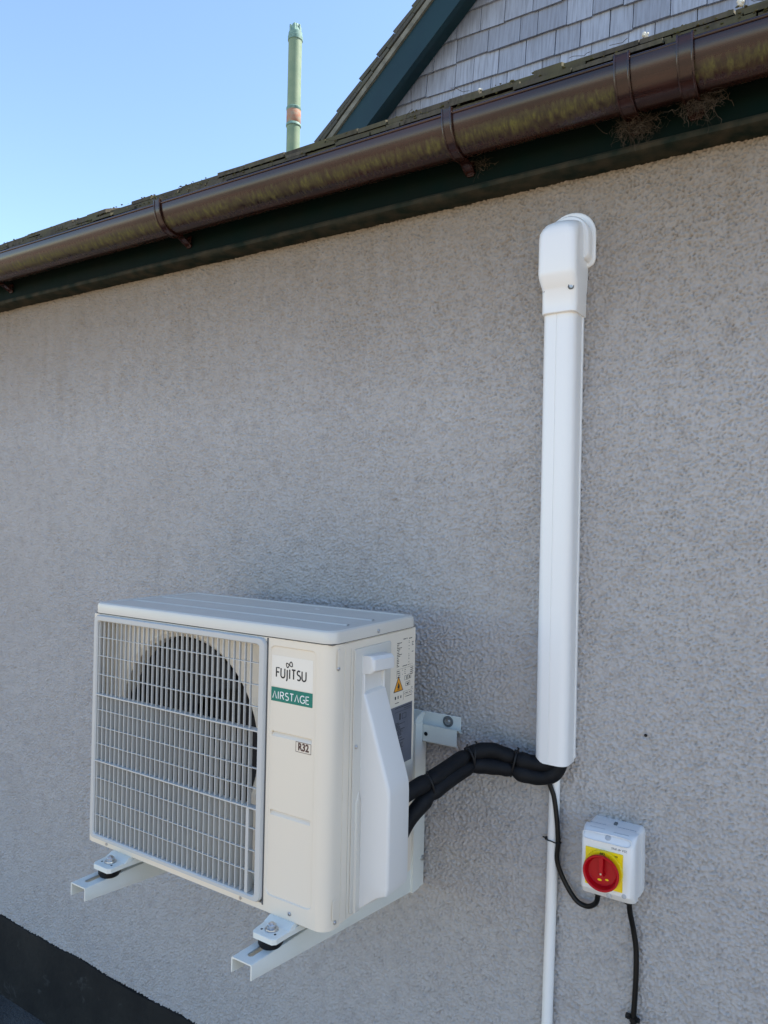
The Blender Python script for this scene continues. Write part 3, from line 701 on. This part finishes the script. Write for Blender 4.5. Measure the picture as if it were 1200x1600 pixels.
RX = Matrix.Rotation(PI/2, 4, 'X')
bm = BM(); plate(bm, .5155, .6115, .414, .470, FP-.0003, FP); st = obj('brand_sticker', bm, M['sticker'], ac)
bm = BM(); word(bm, 'FUJITSU', .5270, .5968, .4312, .0168, .0029, FP-.0005, .17)
a = [( .5565+.0035+.0052*math.cos(t)*1.0, FP-.0006, .4575+.0000+.0036*math.sin(t)) for t in [2*PI*i/16 for i in range(16)]]
def fig8(cx_, cz_, s):
    out = []
    for t in [2*PI*i/40 for i in range(40)]:
        a, b = s*1.15*math.sin(t), s*1.35*math.sin(t)*math.cos(t)
        k = 1+.05*math.sin(t); a *= k; b *= k; out.append((cx_+a*math.cos(.3)-b*math.sin(.3), FP-.0006, cz_+a*math.sin(.3)+b*math.cos(.3)))
    return out
tube(bm, fig8(.5570, .4562, .0062), .0010, 6, Vector((0, 1, 0)), True)
obj('lettering', bm, M['ink'], st, None, 'black brand word with a looped mark over the J')
bm = BM(); plate(bm, .5155, .6115, .3865, .412, FP-.0003, FP); st = obj('brand_sticker', bm, M['green'], ac, None, 'teal green sticker below the pale one')
bm = BM(); word(bm, 'AIRSTAGE', .5195, .6040, .3918, .0128, .0019, FP-.0005, .17); obj('lettering', bm, M['white_ink'], st)
# R32 mark
bm = BM()
for x0_, x1_, z0_, z1_ in ((.5755, .6105, .3035, .3043), (.5755, .6105, .3212, .3220), (.5755, .5763, .3043, .3212), (.6097, .6105, .3043, .3212)): plate(bm, x0_, x1_, z0_, z1_, FP-.0003, FP-.00005, .0001)
merge(bm, text_mesh('R32', .0185, None, None, Matrix.Translation((.593, FP-.0002, .3128)) @ RX @ Matrix.Diagonal((.84, 1, 1, 1)), off=.0007))
obj('refrigerant_mark', bm, M['inkbrown'], ac)
# side labels (plane x = UW-.0008), y increases to the right in view
SX = UW-.0008
def srect(bm, ya, yb, za, zb, x=SX, t=.0003): loft(bm, [[(x, ya, za), (x, yb, za), (x, yb, zb), (x, ya, zb)], [(x+t, ya, za), (x+t, yb, za), (x+t, yb, zb), (x+t, ya, zb)]])
RL = random.Random(11)
bm = BM()
def micro(bm, ya, yb, z, h, fill=.8, x=SX+.00002):
    y = ya
    while y < yb-.0008:
        w = RL.uniform(.0008, .0038)
        if RL.random() < fill: srect(bm, y, min(y+w, yb), z, z+h*RL.uniform(.8, 1), x)
        y += w+.0005
micro(bm, -.212, -.196, .4815, .0016); micro(bm, -.190, -.178, .4805, .0016)
for i in range(15):
    z = .4755-i*.0033; ln = RL.choice((.005, .008, .012, .018, .008)); micro(bm, -.236, -.236+ln, z, .0014, .95)
    if RL.random() < .5: micro(bm, -.1905, -.188, z, .0014, 1)
    if RL.random() < .6: micro(bm, -.178, -.172, z, .0014, 1)
srect(bm, -.236, -.170, .4236, .4239); micro(bm, -.216, -.176, .4275, .0014)
for i in range(4):
    z = .4195-i*.0040; micro(bm, -.236, -.222, z, .0014, .9); micro(bm, -.214, -.211, z, .0014, .7); micro(bm, -.205, -.201, z, .0014, .7)
    micro(bm, -.182, -.171, z, .0016, .9)
srect(bm, -.208, -.170, .3760, .3763); srect(bm, -.208, -.170, .3690, .3693); srect(bm, -.2085, -.2082, .3600, .3763)
for z in (.3715, .3645): micro(bm, -.205, -.174, z, .0013)
micro(bm, -.178, -.173, .3790, .0013)
for y in (-.2405, -.230, -.2195): micro(bm, y, y+.004, .3655, .006, 1)
micro(bm, -.240, -.225, .3575, .0013)
# two little pictogram frames (manual, hand) drawn as open frames
def sframe(bm, ya, yb, za, zb, t=.0006):
    srect(bm, ya, yb, za, za+t); srect(bm, ya, yb, zb-t, zb); srect(bm, ya, ya+t, za+t, zb-t); srect(bm, yb-t, yb, za+t, zb-t)
sframe(bm, -.2045, -.1925, .3985, .4075); sframe(bm, -.1915, -.1795, .3995, .4085); srect(bm, -.1985, -.1965, .400, .4055); srect(bm, -.1865, -.1835, .4005, .406)
sframe(bm, -.2000, -.1830, .3860, .3945); srect(bm, -.196, -.187, .3895, .3915); srect(bm, -.193, -.190, .3870, .3895)
obj('data_label', bm, M['ink'], ac)
bm = BM(); ty, tz = -.2280, .380
def tri(s, x): return [(x, ty-.0185*s, tz+.0155*(1-s)*.66), (x, ty+.0185*s, tz+.0155*(1-s)*.66), (x, ty, tz+.0155*(1-s)*.66+.031*s)]
loft(bm, [tri(1, SX), tri(1, SX+.0003)]); wt = obj('warning_sign', bm, M['ink'], ac, None, 'amber flame warning triangle')
bm = BM(); loft(bm, [tri(.84, SX+.0003), tri(.84, SX+.0005)]); obj('warning_face', bm, M['amber'], wt)
bm = BM()
fl = [(-.0030, .004), (.0030, .004), (.0040, .0085), (.0022, .0125), (.0015, .0110), (.0004, .0165), (-.0022, .0128), (-.0024, .0100), (-.0042, .0080)]
loft(bm, [[(SX+.0005, ty+a, tz+.0022+b) for a, b in fl], [(SX+.0007, ty+a, tz+.0022+b) for a, b in fl]]); srect(bm, ty-.005, ty+.005, tz+.0040, tz+.0050, SX+.0005, .0002); obj('flame_pictogram', bm, M['ink'], wt)
bm = BM(); srect(bm, -.262, -.1725, .232, .351, SX, .0003); gl = obj('grey_label', bm, M['slate'], ac)
bm = BM()
for i in range(30):
    z = .3165-i*.0028; micro(bm, -.236, -.236+RL.uniform(.010, .035), z, .0011, .95, SX+.0003)
srect(bm, -.240, -.176, .3465, .3478, SX+.0003, .0002); srect(bm, -.240, -.176, .339, .3396, SX+.0003, .0002)
srect(bm, -.222, -.2175, .322, .335, SX+.0003, .0002)
for ya, yb, za, zb in ((-.212, -.196, .3225, .3233), (-.212, -.196, .3322, .333), (-.212, -.2112, .3233, .3322), (-.1968, -.196, .3233, .3322), (-.205, -.178, .3425, .3435)): srect(bm, ya, yb, za, zb, SX+.0003, .0002)
obj('lettering', bm, M['ink'], gl)
# feet of the unit
def foot(xc):
    bm = BM()
    P0 = [(xc-.026, -.513), (xc-.021, -.518), (xc+.021, -.518), (xc+.026, -.513)]
    zt, zb = -.0065, -.0165
    top_ = [(xc-.036, -.440, zt+.004), (xc-.030, -.475, zt), (xc-.027, -.513, zt), (xc-.021, -.519, zt), (xc+.021, -.519, zt), (xc+.027, -.513, zt), (xc+.030, -.475, zt), (xc+.036, -.440, zt+.004)]
    loft(bm, [[(a, b, zb) for a, b, c in top_], [(a, b, c-.001) for a, b, c in top_], [(xc+(a-xc)*.96, b+.0008, c) for a, b, c in top_]])
    # raised rear part that meets the base pan
    loft(bm, [[(xc-.030, -.485, zt-.002), (xc+.030, -.485, zt-.002), (xc+.045, -.30, zt-.002), (xc-.045, -.30, zt-.002)], [(xc-.028, -.470, zt+.0062), (xc+.028, -.470, zt+.0062), (xc+.043, -.30, zt+.0064), (xc-.043, -.30, zt+.0064)]])
    bmesh.ops.translate(bm, verts=bm.verts[:], vec=(0, .012, 0)); f = obj('foot', bm, M['bracket'], ac, 35)
    b2 = BM(); c = (xc, -.4825, zt)
    lathe(b2, c, (0, 0, 1), [(0, .0125), (.0014, .0125), (.0016, .0112), (.0034, .0108), (.0038, .0084)], 24)
    lathe(b2, (xc, -.4825, zt+.0035), (0, 0, 1), [(0, .0082), (.0058, .0082), (.0066, .0074)], 6)
    lathe(b2, (xc, -.4825, zt+.0098), (0, 0, 1), [(0, .0044), (.0022, .0044), (.0028, .0036)], 14)
    obj('bolt', b2, M['zinc'], f, 30)
    for dx in (-.0155, .0155):
        b3 = BM(); lathe(b3, (xc+dx, -.4915, zt), (0, 0, 1), [(0, .0022), (.0003, .0022)], 10); obj('drain_hole', b3, M['dark'], f)
foot(.112); foot(.556)

# ------------------------------------------------------------------ wall bracket
wb = thing('wall_bracket', (.33, 0, .25), 'white steel wall bracket with two slotted arms carrying the air conditioner', 'bracket')
m = M['bracket']
bm = BM(); t = .0025
box(bm, -.03, .6815, -.0045, -.001, .250, .284, .0008, 1)
strip(bm, [(-.0045, .2525), (-.0045, .2485)], .002, -.03, .6815)
P = [(-.0045, .2515), (-.018, .2555), (-.022, .2600), (-.0345, .2630), (-.0345, .2265), (-.0300, .2235), (-.026, .2245)]
strip(bm, P, .0022, -.03, .687)
rail = obj('rail', bm, m, wb, 40)
bm = BM(); lathe(bm, (.612, -.0372, .2435), (0, -1, 0), [(0, .0046), (.0003, .0046)], 18); obj('bolt_hole', bm, M['dark'], rail)
bm = BM(); lathe(bm, (.6505, -.0045, .2705), (0, -1, 0), [(0, .0125), (.002, .0125), (.0024, .011)], 28); wsh = obj('washer', bm, M['grey'], wb, 40)
bm = BM(); lathe(bm, (.6505, -.0068, .2705), (0, -1, 0), [(0, .0075), (.0012, .0073), (.0014, .0052), (.0045, .0050), (.005, .003)], 6 if 0 else 20); obj('bolt', bm, M['zinc'], wsh, 30)
def upright(x0, x1):
    bm = BM()
    # U section: back against rail, open to the left; right cheek seen
    ya, yb = -.062, -.0365
    strip(bm, [(x0, yb), (x0, ya), (x1, ya), (x1, yb-.0)], -.0025, -.104, .270, 'z')
    # cheek widening below the rail down to the wall
    loft(bm, [[(x1-.0022, -.062, -.104), (x1-.0022, -.014, -.104), (x1-.0022, -.014, .222), (x1-.0022, -.062, .222)], [(x1, -.062, -.104), (x1, -.014, -.104), (x1, -.014, .222), (x1, -.062, .222)]])
    loft(bm, [[(x1-.0022, -.062, .262), (x1-.0022, -.036, .262), (x1-.0022, -.020, .288), (x1-.0022, -.030, .290), (x1-.0022, -.055, .283), (x1-.0022, -.062, .275)],
              [(x1, -.062, .262), (x1, -.036, .262), (x1, -.020, .288), (x1, -.030, .290), (x1, -.055, .283), (x1, -.062, .275)]])
    o = obj('upright', bm, m, wb, 40)
    b2 = BM(); lathe(b2, (x1, -.022, -.042), (1, 0, 0), [(0, .0065), (.0015, .0065), (.0017, .005), (.006, .0048), (.0065, .003)], 6+12); obj('bolt', b2, M['zinc'], o, 30)
    return o
upright(.556, .600); upright(.098, .142)
def arm(xa, w, xwall):
    """channel arm, open below, deeper toward the wall; slot in its top"""
    bm = BM(); t = .0025; yt, yw = -.5455, -.058; zt = -.035
    def X(y, s): return xa+(xwall-xa)*(y-yt)/(yw-yt)+s*w
    # top with slot: x bounds of slot
    
    def q(y, s, z): return (X(y, s), y, z)
    zb0, zb1 = -.0615, -.104
    zbf = lambda y: zb0+(zb1-zb0)*(y-yt)/(yw-yt)
    lo, hi = .36, .62
    r_ = .06
    for z, flip in ((zt, 0), (zt-t, 1)):
        v = lambda y, s: bm.verts.new(q(y, s, z))
        def quad(a, b): 
            f = [v(*a), v(b[0], a[1]), v(*b), v(a[0], b[1])]; bm.faces.new(f[::-1] if flip else f)
        quad((yt, r_), (-.5285, 1-r_)); quad((-.5285, r_), (-.455, lo)); quad((-.5285, hi), (-.455, 1-r_)); quad((-.455, r_), (yw, 1-r_))
        # rounded slot end
        c = Vector(((X(-.522, lo)+X(-.522, hi))/2, -.5225)); R_ = w*(hi-lo)/2
        for sgn in (-1, 1):
            pts = [(c.x+sgn*R_*math.sin(a), c.y-R_*math.cos(a)) for a in [PI/2*i/6 for i in range(7)]]
            cor = (X(-.5285, lo if sgn < 0 else hi), -.5285)
            for p1, p2 in zip(pts, pts[1:]):
                bm.faces.new([bm.verts.new((cor[0], cor[1], z)), bm.verts.new((p1[0], p1[1], z)), bm.verts.new((p2[0], p2[1], z))])
    # slot walls
    P_ = [X(-.5, lo), X(-.5, hi)]
    # flanges with rounded bend at top
    for s, sg in ((0, 1), (1, -1)):
        L0 = []; 
        for y in (yt, yw):
            x_o = X(y, s); bend = [(x_o+sg*w*r_, zt), (x_o+sg*w*r_*.3, zt-.0007), (x_o, zt-.003), (x_o, zbf(y)+.003), (x_o+sg*.0006, zbf(y)), (x_o+sg*t, zbf(y)), (x_o+sg*t, zt-.004), (x_o+sg*w*r_, zt-t)]
            if y == yt and s == 0: bend = [(a, b if b > zbf(y)+.004 else b) for a, b in bend]
            L0.append([(a, y, b) for a, b in bend])
        loft(bm, L0)
    # front edge of top plate
    loft(bm, [[q(yt, r_, zt), q(yt, 1-r_, zt), q(yt, 1-r_, zt-t), q(yt, r_, zt-t)]], True, False)
    o = obj('arm', bm, m, wb, 30)
    return o
arm(.0702, .047, .093); arm(.5204, .047, .5495)
for xc in (.107, .552):
    bm = BM(); lathe(bm, (xc, -.480, -.0350), (0, 0, 1), [(0, .0195), (.005, .0225), (.018, .0232), (.0185, .0225)], 30); obj('rubber_pad', bm, M['rubber'], wb, 40)

# ------------------------------------------------------------------ trunking
TRX = -.0038
dk = thing('pipe_trunking', (.91, 0, .24), 'tall white plastic pipe trunking with an elbow cap running up the wall', 'trunking')
bm = BM()
prof = [(.8775, -.001), (.8765, -.012)]+[(.8765+.016-.016*math.cos(t), -.042-.016*math.sin(t)) for t in [PI/2*i/8 for i in range(9)]]+[(.9065, -.0590), (.9070, -.0582), (.9085, -.0582), (.9090, -.0592)]+[(.944-.019+.019*math.sin(t), -.0400-.019*math.cos(t)) for t in [PI/2*i/8 for i in range(9)]]+[(.944, -.010), (.9425, -.001)]
prof = [(a+TRX, b) for a, b in prof]; t2 = .0018
inn = [(.9067+(a-.9067)*.95, b*.965-.0005 if b < -.003 else b) for a, b in prof]
for z0, z1 in ((.2385, 1.16),):
    A = [[(a, b, z) for a, b in prof] for z in (z0, z1)]; B = [[(a, b, z) for a, b in inn] for z in (z1, z0)]
    V = loft(bm, A+B, False, False, False)
    # lip at bottom
    va = [bm.verts.new((a, b, z0)) for a, b in prof]; vb = [bm.verts.new((a, b, z0)) for a, b in inn]
    for i in range(len(prof)-1): bm.faces.new((va[i], va[i+1], vb[i+1], vb[i]))
obj('trunking_lid', bm, M['pvc'], dk, 32)
bm = BM(); box(bm, .8710, .9420, -.010, -.0015, .2440, 1.15, .001, 1); obj('trunking_base', bm, M['pvc'], dk)
def stad(x0, x1, z0, z1, r1, r2, y):
    P = [(x1-r1+r1*math.cos(t), z1-r1+r1*math.sin(t)) for t in [PI/2*i/8 for i in range(9)]]+[(x0+r1-r1*math.sin(t), z1-r1+r1*math.cos(t)) for t in [PI/2*i/8 for i in range(9)]]+[(x0+r2-r2*math.cos(t), z0+r2-r2*math.sin(t)) for t in [PI/2*i/6 for i in range(7)]]+[(x1-r2+r2*math.sin(t), z0+r2-r2*math.cos(t)) for t in [PI/2*i/6 for i in range(7)]]
    return [(a, y, b) for a, b in P]
bm = BM()
def sec(x0, x1, yf, r, z):
    P = [(x1, 0.0)]+[(x1-r+r*math.cos(t), yf+r-r*math.sin(t)) for t in [PI/2*i/7 for i in range(8)]]+[(x0+r-r*math.sin(t), yf+r-r*math.cos(t)) for t in [PI/2*i/7 for i in range(8)]]+[(x0, 0.0)]
    return [(a, b, z) for a, b in P]
loft(bm, [sec(.8720, .9435, -.0640, .015, 1.1425), sec(.8712, .9445, -.0655, .015, 1.1440), sec(.8708, .9450, -.0660, .015, 1.188), sec(.8715, .9455, -.0690, .015, 1.193), sec(.8685, .9465, -.0800, .015, 1.212), sec(.8675, .947, -.0820, .015, 1.222),
          sec(.8675, .947, -.0820, .016, 1.290), sec(.8678, .9468, -.0812, .018, 1.302), sec(.8690, .9460, -.0780, .025, 1.312), sec(.8710, .9440, -.0700, .028, 1.321), sec(.8740, .9410, -.0560, .028, 1.3285), sec(.880, .936, -.036, .022, 1.333), sec(.89, .932, -.012, .010, 1.334)])
el = obj('elbow_cap', bm, M['pvc'], dk, 40)
bm = BM(); loft(bm, [stad(.866, .9575, 1.252, 1.347, .046, .014, yy) for yy in (-.005, -.026)]+[stad(.869, .9550, 1.255, 1.344, .043, .012, -.030)]); obj('spigot', bm, M['pvc'], dk, 40)
for p_, d_ in (((.9345, -.0664, 1.1905), (.45, -1, 0)), ((.8765, -.0600, 1.1905), (-.8, -.6, 0))):
    bm = BM(); lathe(bm, p_, d_, [(-.002, .0062), (.0012, .0058), (.0013, .0046), (.0004, .0044), (.0004, 0)], 20); obj('screw_recess', bm, M['grey'], el, 40)
screw('screw', (.9347, -.0668, 1.1905), (.45, -1, 0), .0026, el)
screw('screw', (.8760, -.0603, 1.1905), (-.8, -.6, 0), .0026, el)
bm = BM()
loft(bm, [stad(.860, .9630, 1.243, 1.361, .050, .018, -.0005), stad(.860, .9630, 1.243, 1.361, .050, .018, -.0045), stad(.8615, .9615, 1.2445, 1.3595, .049, .017, -.0062), stad(.866, .957, 1.249, 1.355, .046, .014, -.0062), stad(.868, .955, 1.25, 1.352, .044, .014, -.0052)])
obj('wall_flange', bm, M['pvc'], dk, 40)

# ------------------------------------------------------------------ insulated pipes
pb = thing('insulated_pipes', (.78, -.1, .23), 'pair of black foam-insulated pipes curving from the unit into the trunking', 'pipes')
def lerp_path(P, ties, r0=.0160, pinch=.0108):
    pts = spline(P, 10); rad = []
    for p in pts:
        d = min((p-Vector(t)).length for t in ties); k = max(0, 1-d/.016); rad.append(r0*(1+.045*math.sin(p.x*95+p.z*40)+.03*math.sin(p.x*230+1))-(r0-pinch)*k*k)
    return pts, rad
U = [(.690, -.300, .186), (.703, -.262, .201), (.7185, -.215, .2125), (.733, -.160, .226), (.7495, -.110, .242), (.757, -.096, .2445), (.790, -.074, .2490), (.832, -.058, .2375), (.857, -.052, .2335), (.885, -.045, .2330), (.905, -.040, .245), (.912, -.036, .29)]
Lw = [(.685, -.300, .090), (.700, -.262, .144), (.7235, -.218, .185), (.738, -.165, .205), (.759, -.108, .2195), (.766, -.098, .2205), (.795, -.080, .2190), (.832, -.064, .2140), (.860, -.056, .2080), (.895, -.044, .2080), (.918, -.036, .232), (.919, -.034, .29)]
ties = [(.7195, -.217, .197), (.755, -.102, .232), (.834, -.060, .226)]
for P in (U, Lw):
    pts, rad = lerp_path(P, [min(P, key=lambda q: (Vector(q)-Vector(t)).length) for t in ties]); bm = BM(); tube(bm, pts, .0145, 16, None, False, rad); obj('pipe', bm, M['foam'], pb, 60)
def cable_tie(i, a, parent, ra, rb, tdir, n2=(0, -1, 0)):
    """loop (ellipse) around the axis tdir"""
    bm = BM(); c = Vector(a); d = Vector(tdir).normalized(); u = (Vector((0, 0, 1))-d*d.z).normalized(); w = d.cross(u)
    loop = [c+u*ra*math.cos(t)+w*rb*math.sin(t) for t in [2*PI*k/28 for k in range(28)]]
    tube(bm, loop, .0024, 6, None, True)
    h = c+u*ra*.98+w*(-rb*.2 if 1 else 0); 
    q = Matrix.Translation(h) @ Vector((1, 0, 0)).rotation_difference(d).to_matrix().to_4x4()
    t = bmesh.new(); bmesh.ops.create_cube(t, size=1)
    for v in t.verts: v.co = Vector((v.co.x*.010, v.co.y*.008, v.co.z*.008))
    bmesh.ops.bevel(t, geom=t.edges[:], offset=.001, segments=1, affect='EDGES'); merge(bm, t, q)
    tube(bm, [h, h+u*.008+d*.003, h+u*.011+w*.005], .0018, 5)
    return obj('cable_tie', bm, M['rubber'], parent, 40)
def mid(i): return (Vector(U[i])+Vector(Lw[i]))/2
cable_tie(0, mid(2), pb, .0255, .0135, Vector(U[3])-Vector(U[1]))
cable_tie(1, mid(4)+Vector((.001, .001, 0)), pb, .0255, .0135, Vector(U[5])-Vector(U[3]))
cable_tie(2, mid(5), pb, .0255, .0135, Vector((.8, .35, 0)))
cable_tie(3, mid(7), pb, .0255, .0135, Vector(U[8])-Vector(U[6]))

# ------------------------------------------------------------------ drain conduit + cables
bm = BM(); pts = [(.9036, -.0125, .30), (.9026, -.0125, .18), (.9005, -.0125, 0), (.8962, -.0125, -.30), (.8890, -.0125, -.93)]
tube(bm, spline(pts, 6), .0113, 20)
tag(obj('drain_pipe', bm, M['pvc'], None, 60, None, (.899, -.0125, -.93)), 'thin white plastic drain pipe coming straight down the wall below the trunking', 'pipe')
cb = thing('power_cable', (.92, -.02, .1), 'black cable dropping from the pipes and looping up into the bottom of the switch', 'cable')
P = [(.900, -.036, .235), (.897, -.032, .198), (.9065, -.027, .165), (.9135, -.026, .118), (.9160, -.024, .075), (.9135, -.020, .035), (.9280, -.018, -.002), (.9520, -.018, -.033), (.9730, -.020, -.039), (.9900, -.026, -.030), (1.000, -.034, -.014), (1.003, -.040, .012)]
bm = BM(); tube(bm, spline(P, 8), .0050, 12); obj('sheath', bm, M['cable'], cb, 60)
bm = BM(); c = Vector((.906, -.016, .073))
loop = [(.8905+.0005, -.013, .0725), (.893, -.023, .0730), (.903, -.0262, .0735), (.912, -.0300, .0740), (.9205, -.0285, .0745), (.9215, -.022, .0745), (.912, -.0185, .0740), (.9145, -.004, .0735), (.903, -.0005, .0730), (.8925, -.004, .0725)]
tube(bm, spline(loop, 4, True), .0012, 6, None, True); box(bm, .8850, .8915, -.018, -.012, .0695, .0760, .001, 1); tube(bm, [(.886, -.016, .074), (.882, -.020, .076)], .0015, 5)
obj('cable_tie', bm, M['rubber'], cb, 40)
cb2 = thing('supply_cable', (1.07, -.015, -.3), 'black cable hanging down the wall from the right side of the switch base', 'cable')
P = [(1.060, -.030, .012), (1.0605, -.024, -.022), (1.0650, -.016, -.055), (1.0705, -.0125, -.095), (1.0715, -.0125, -.14), (1.0700, -.0125, -.19), (1.0675, -.0125, -.25), (1.066, -.0125, -.40), (1.070, -.0125, -.75), (1.075, -.0125, GZ+.02)]
bm = BM(); tube(bm, spline(P, 8), .0052, 12); obj('sheath', bm, M['cable'], cb2, 60)
bm = BM(); lathe(bm, (1.0683, -.0125, -.236), (.0, 0, 1), [(0, .0075), (.008, .0075)], 16)
box(bm, 1.053, 1.063, -.016, -.006, -.2335, -.2265, .001, 1); box(bm, 1.073, 1.080, -.015, -.007, -.236, -.229, .001, 1); tube(bm, [(1.060, -.02, -.23), (1.0575, -.024, -.220), (1.061, -.026, -.218)], .0016, 6); tube(bm, [(1.075, -.018, -.232), (1.081, -.022, -.225)], .0016, 6)
tube(bm, [(1.073, -.018, -.238), (1.079, -.021, -.244)], .0018, 6)
obj('cable_clip', bm, M['rubber'], cb2, 40)

# ------------------------------------------------------------------ isolator switch
sw = thing('isolator_switch', (1.03, 0, .08), 'pale grey isolator box with a red rotary knob on a yellow square plate', 'switch')
bx0, bx1, bz0, bz1 = .9805, 1.0815, .0155, .1405
bm = BM()
def bl(x0, x1, z0, z1, r, y): return [(a, y, b) for a, b in rr(x0, z0, x1, z1, r, 6)]
loft(bm, [bl(bx0, bx1, bz0-.006, bz1-.002, .010, -.0005), bl(bx0, bx1, bz0-.006, bz1-.002, .010, -.026), bl(bx0+.0005, bx1-.0005, bz0-.005, bz1-.002, .010, -.0275)])
loft(bm, [bl(bx0+.0008, bx1-.0008, bz0-.005, bz1-.0022, .010, -.0265), bl(bx0+.0008, bx1-.0008, bz0-.003, bz1-.0015, .010, -.045), bl(bx0+.0013, bx1-.0013, bz0-.002, bz1-.0015, .010, -.0465)])
back = obj('enclosure', bm, M['box'], sw, 40)
# lid: front with scooped top and bottom bevels
bm = BM()
YF = -.084
prof = [(bz0-.002, -.0475), (bz0+.001, -.066), (bz0+.0015, -.0735), (bz0+.0045, -.0765), (bz0+.012, -.0815), (bz0+.0155, YF), (bz1-.0175, YF), (bz1-.0140, -.0815), (bz1-.0065, -.0745), (bz1-.0035, -.0705), (bz1-.0015, -.064), (bz1-.001, -.0475)]
def lidrow(x, k): return [(x, y+k, z) for z, y in prof]
N_ = 10; loops = []
r_ = .012
for i in range(N_+1):
    t = PI/2*i/N_; loops.append([(bx0+r_*.6-r_*.6*math.cos(t)+.0006, min(y+r_*(1-math.sin(t))*.8, -.0474), z) for z, y in prof])
for i in range(N_+1):
    t = PI/2*i/N_; loops.append([(bx1-.014+.014*math.sin(t)-.0006, min(y+.014*(1-math.cos(t)), -.0474), z) for z, y in prof])
loft(bm, loops)
lid = obj('front_cover', bm, M['box'], sw, 30)
# raised rim around the top scoop
bm = BM()
sc = spline([(bx0+.010, -.0800, bz1-.0045), (1.03, -.0765, bz1-.0040), (bx1-.014, -.0765, bz1-.0045), (bx1-.0075, -.0780, bz1-.0095), (bx1-.014, -.0838, bz1-.0165), (1.03, -.0842, bz1-.0170), (bx0+.010, -.0836, bz1-.0165), (bx0+.0035, -.0790, bz1-.0095)], 6, True)
tube(bm, sc, .0010, 6, None, True)
sb = spline([(bx0+.009, -.0800, bz0+.0045), (1.03, -.0785, bz0+.0040), (bx1-.016, -.0790, bz0+.0045)], 6)
obj('scoop_rim', bm, M['box'], lid, 60)
bm = BM()
lathe(bm, (1.0310, -.0765, bz1-.0105), (0, -1, .75), [(0, .0056), (.0016, .0056), (.002, .0048)], 20); lathe(bm, (1.0310, -.0785, bz1-.0090), (0, -1, .75), [(0, .0034), (.0012, .0030)], 16)
obj('screw', bm, M['boxlabel'], lid, 40)
for x, z in ((1.0640, bz0+.0175), (1.036, bz0+.011)):
    bm = BM(); lathe(bm, (x, -.0822, z), (0, -1, 0), [(0, .0046), (.0022, .0044), (.0026, .0036)], 18); obj('screw', bm, M['boxlabel'], lid, 40)
bm = BM(); plate(bm, .9915, 1.0610, .0395, .1090, YF-.0025, YF, .001); yp = obj('yellow_plate', bm, M['yellow'], sw)
kc = Vector((1.0262, 0, .0735))
bm = BM(); lathe(bm, (kc.x, YF-.0025, kc.z), (0, -1, 0), [(0, .0362), (.0055, .0362), (.0065, .0355), (.0065, .0)], 48); obj('dial_ring', bm, M['yellow'], yp, 30)
bm = BM()
yk = YF-.0090
lathe(bm, (kc.x, yk, kc.z), (0, -1, 0), [(0, .0275), (.003, .0295), (.008, .0330), (.0125, .0338), (.0145, .0328), (.0145, .0305), (.0135, .0292), (.002, .0262), (.0012, .0252), (.0010, .0100), (.0010, 0)], 48)
kn = obj('knob', bm, M['red'], sw, 30)
bm = BM()        # pointer grip: wide at the top, tapering to a point below the centre
g = [(-.0055, .0310), (.0055, .0310), (.0048, .012), (.0046, -.002), (.0070, -.0048), (.0, -.0105), (-.0070, -.0048), (-.0046, -.002), (-.0048, .012)]
g = [(a*.86, b*.96) for a, b in g]
loft(bm, [[(kc.x+a, yk-.0008, kc.z+b) for a, b in g], [(kc.x+a*.92, yk-.0110, kc.z+b*.985) for a, b in g], [(kc.x+a*.80, yk-.0125, kc.z+b*.97) for a, b in g]])
gr = obj('grip', bm, M['red'], kn, 30)
bm = BM(); lathe(bm, (kc.x, yk-.0125, kc.z-.001), (0, -1, 0), [(0, .0020), (.0008, .0018)], 14); obj('pin', bm, M['zinc'], gr, 40)
bm = BM()
for dx, dz, rr2 in ((-.0050, -.0170, .0036), (.0085, -.0140, .0030)):
    loft(bm, [[(kc.x+dx+rr2*1.1*math.cos(t), y, kc.z+dz+rr2*.55*math.sin(t)) for t in [2*PI*i/16 for i in range(16)]] for y in (yk-.0009, yk-.0013)])
obj('padlock_slot', bm, M['yellow'], kn)
RU = RX @ Matrix.Rotation(PI, 4, 'Z')     # printed upside down, as mounted
bm = text_mesh('OFF', .0058, None, None, Matrix.Translation((1.0250, YF-.0091, .1058)) @ RU, off=.00018)
bm2 = text_mesh('ON', .0042, None, None, Matrix.Translation((1.0485, YF-.0027, .1035)) @ RU, off=.00015)
for v in bm2.verts: pass
merge(bm, bm2); obj('lettering', bm, M['ink'], yp)
obj('lettering', text_mesh('25A 4P IP65', .0058, None, None, Matrix.Translation((1.0535, YF-.0002, .1165)) @ RU, off=.00004), M['inkgrey'], lid)
bm = BM(); zt = bz1-.00195
RLb = random.Random(3)
for y0_, x0_, x1_ in ((-.066, 1.038, 1.066), (-.062, .992, 1.020), (-.058, .988, 1.012), (-.056, 1.030, 1.064), (-.041, .986, 1.014), (-.037, 1.038, 1.070)):
    x = x0_
    while x < x1_:
        w = RLb.uniform(.001, .004); loft(bm, [[(x, y0_, zt+dz), (x+w, y0_, zt+dz), (x+w, y0_+.0022, zt+dz), (x, y0_+.0022, zt+dz)] for dz in (-.0008, .0006)]); x += w+.0007
obj('printed_text', bm, M['boxlabel'], sw)
bm = BM(); box(bm, 1.028, 1.034, -.030, -.020, bz1-.0035, bz1+.0015, .0008, 1); obj('fixing_lug', bm, M['grey'], sw)
for x in (1.003, 1.060):
    bm = BM(); lathe(bm, (x, -.036, .012), (0, 0, -1), [(-.004, .011), (.004, .011), (.006, .0085), (.012, .0085), (.013, .007)], 18); obj('cable_gland', bm, M['rubber'], sw, 40)
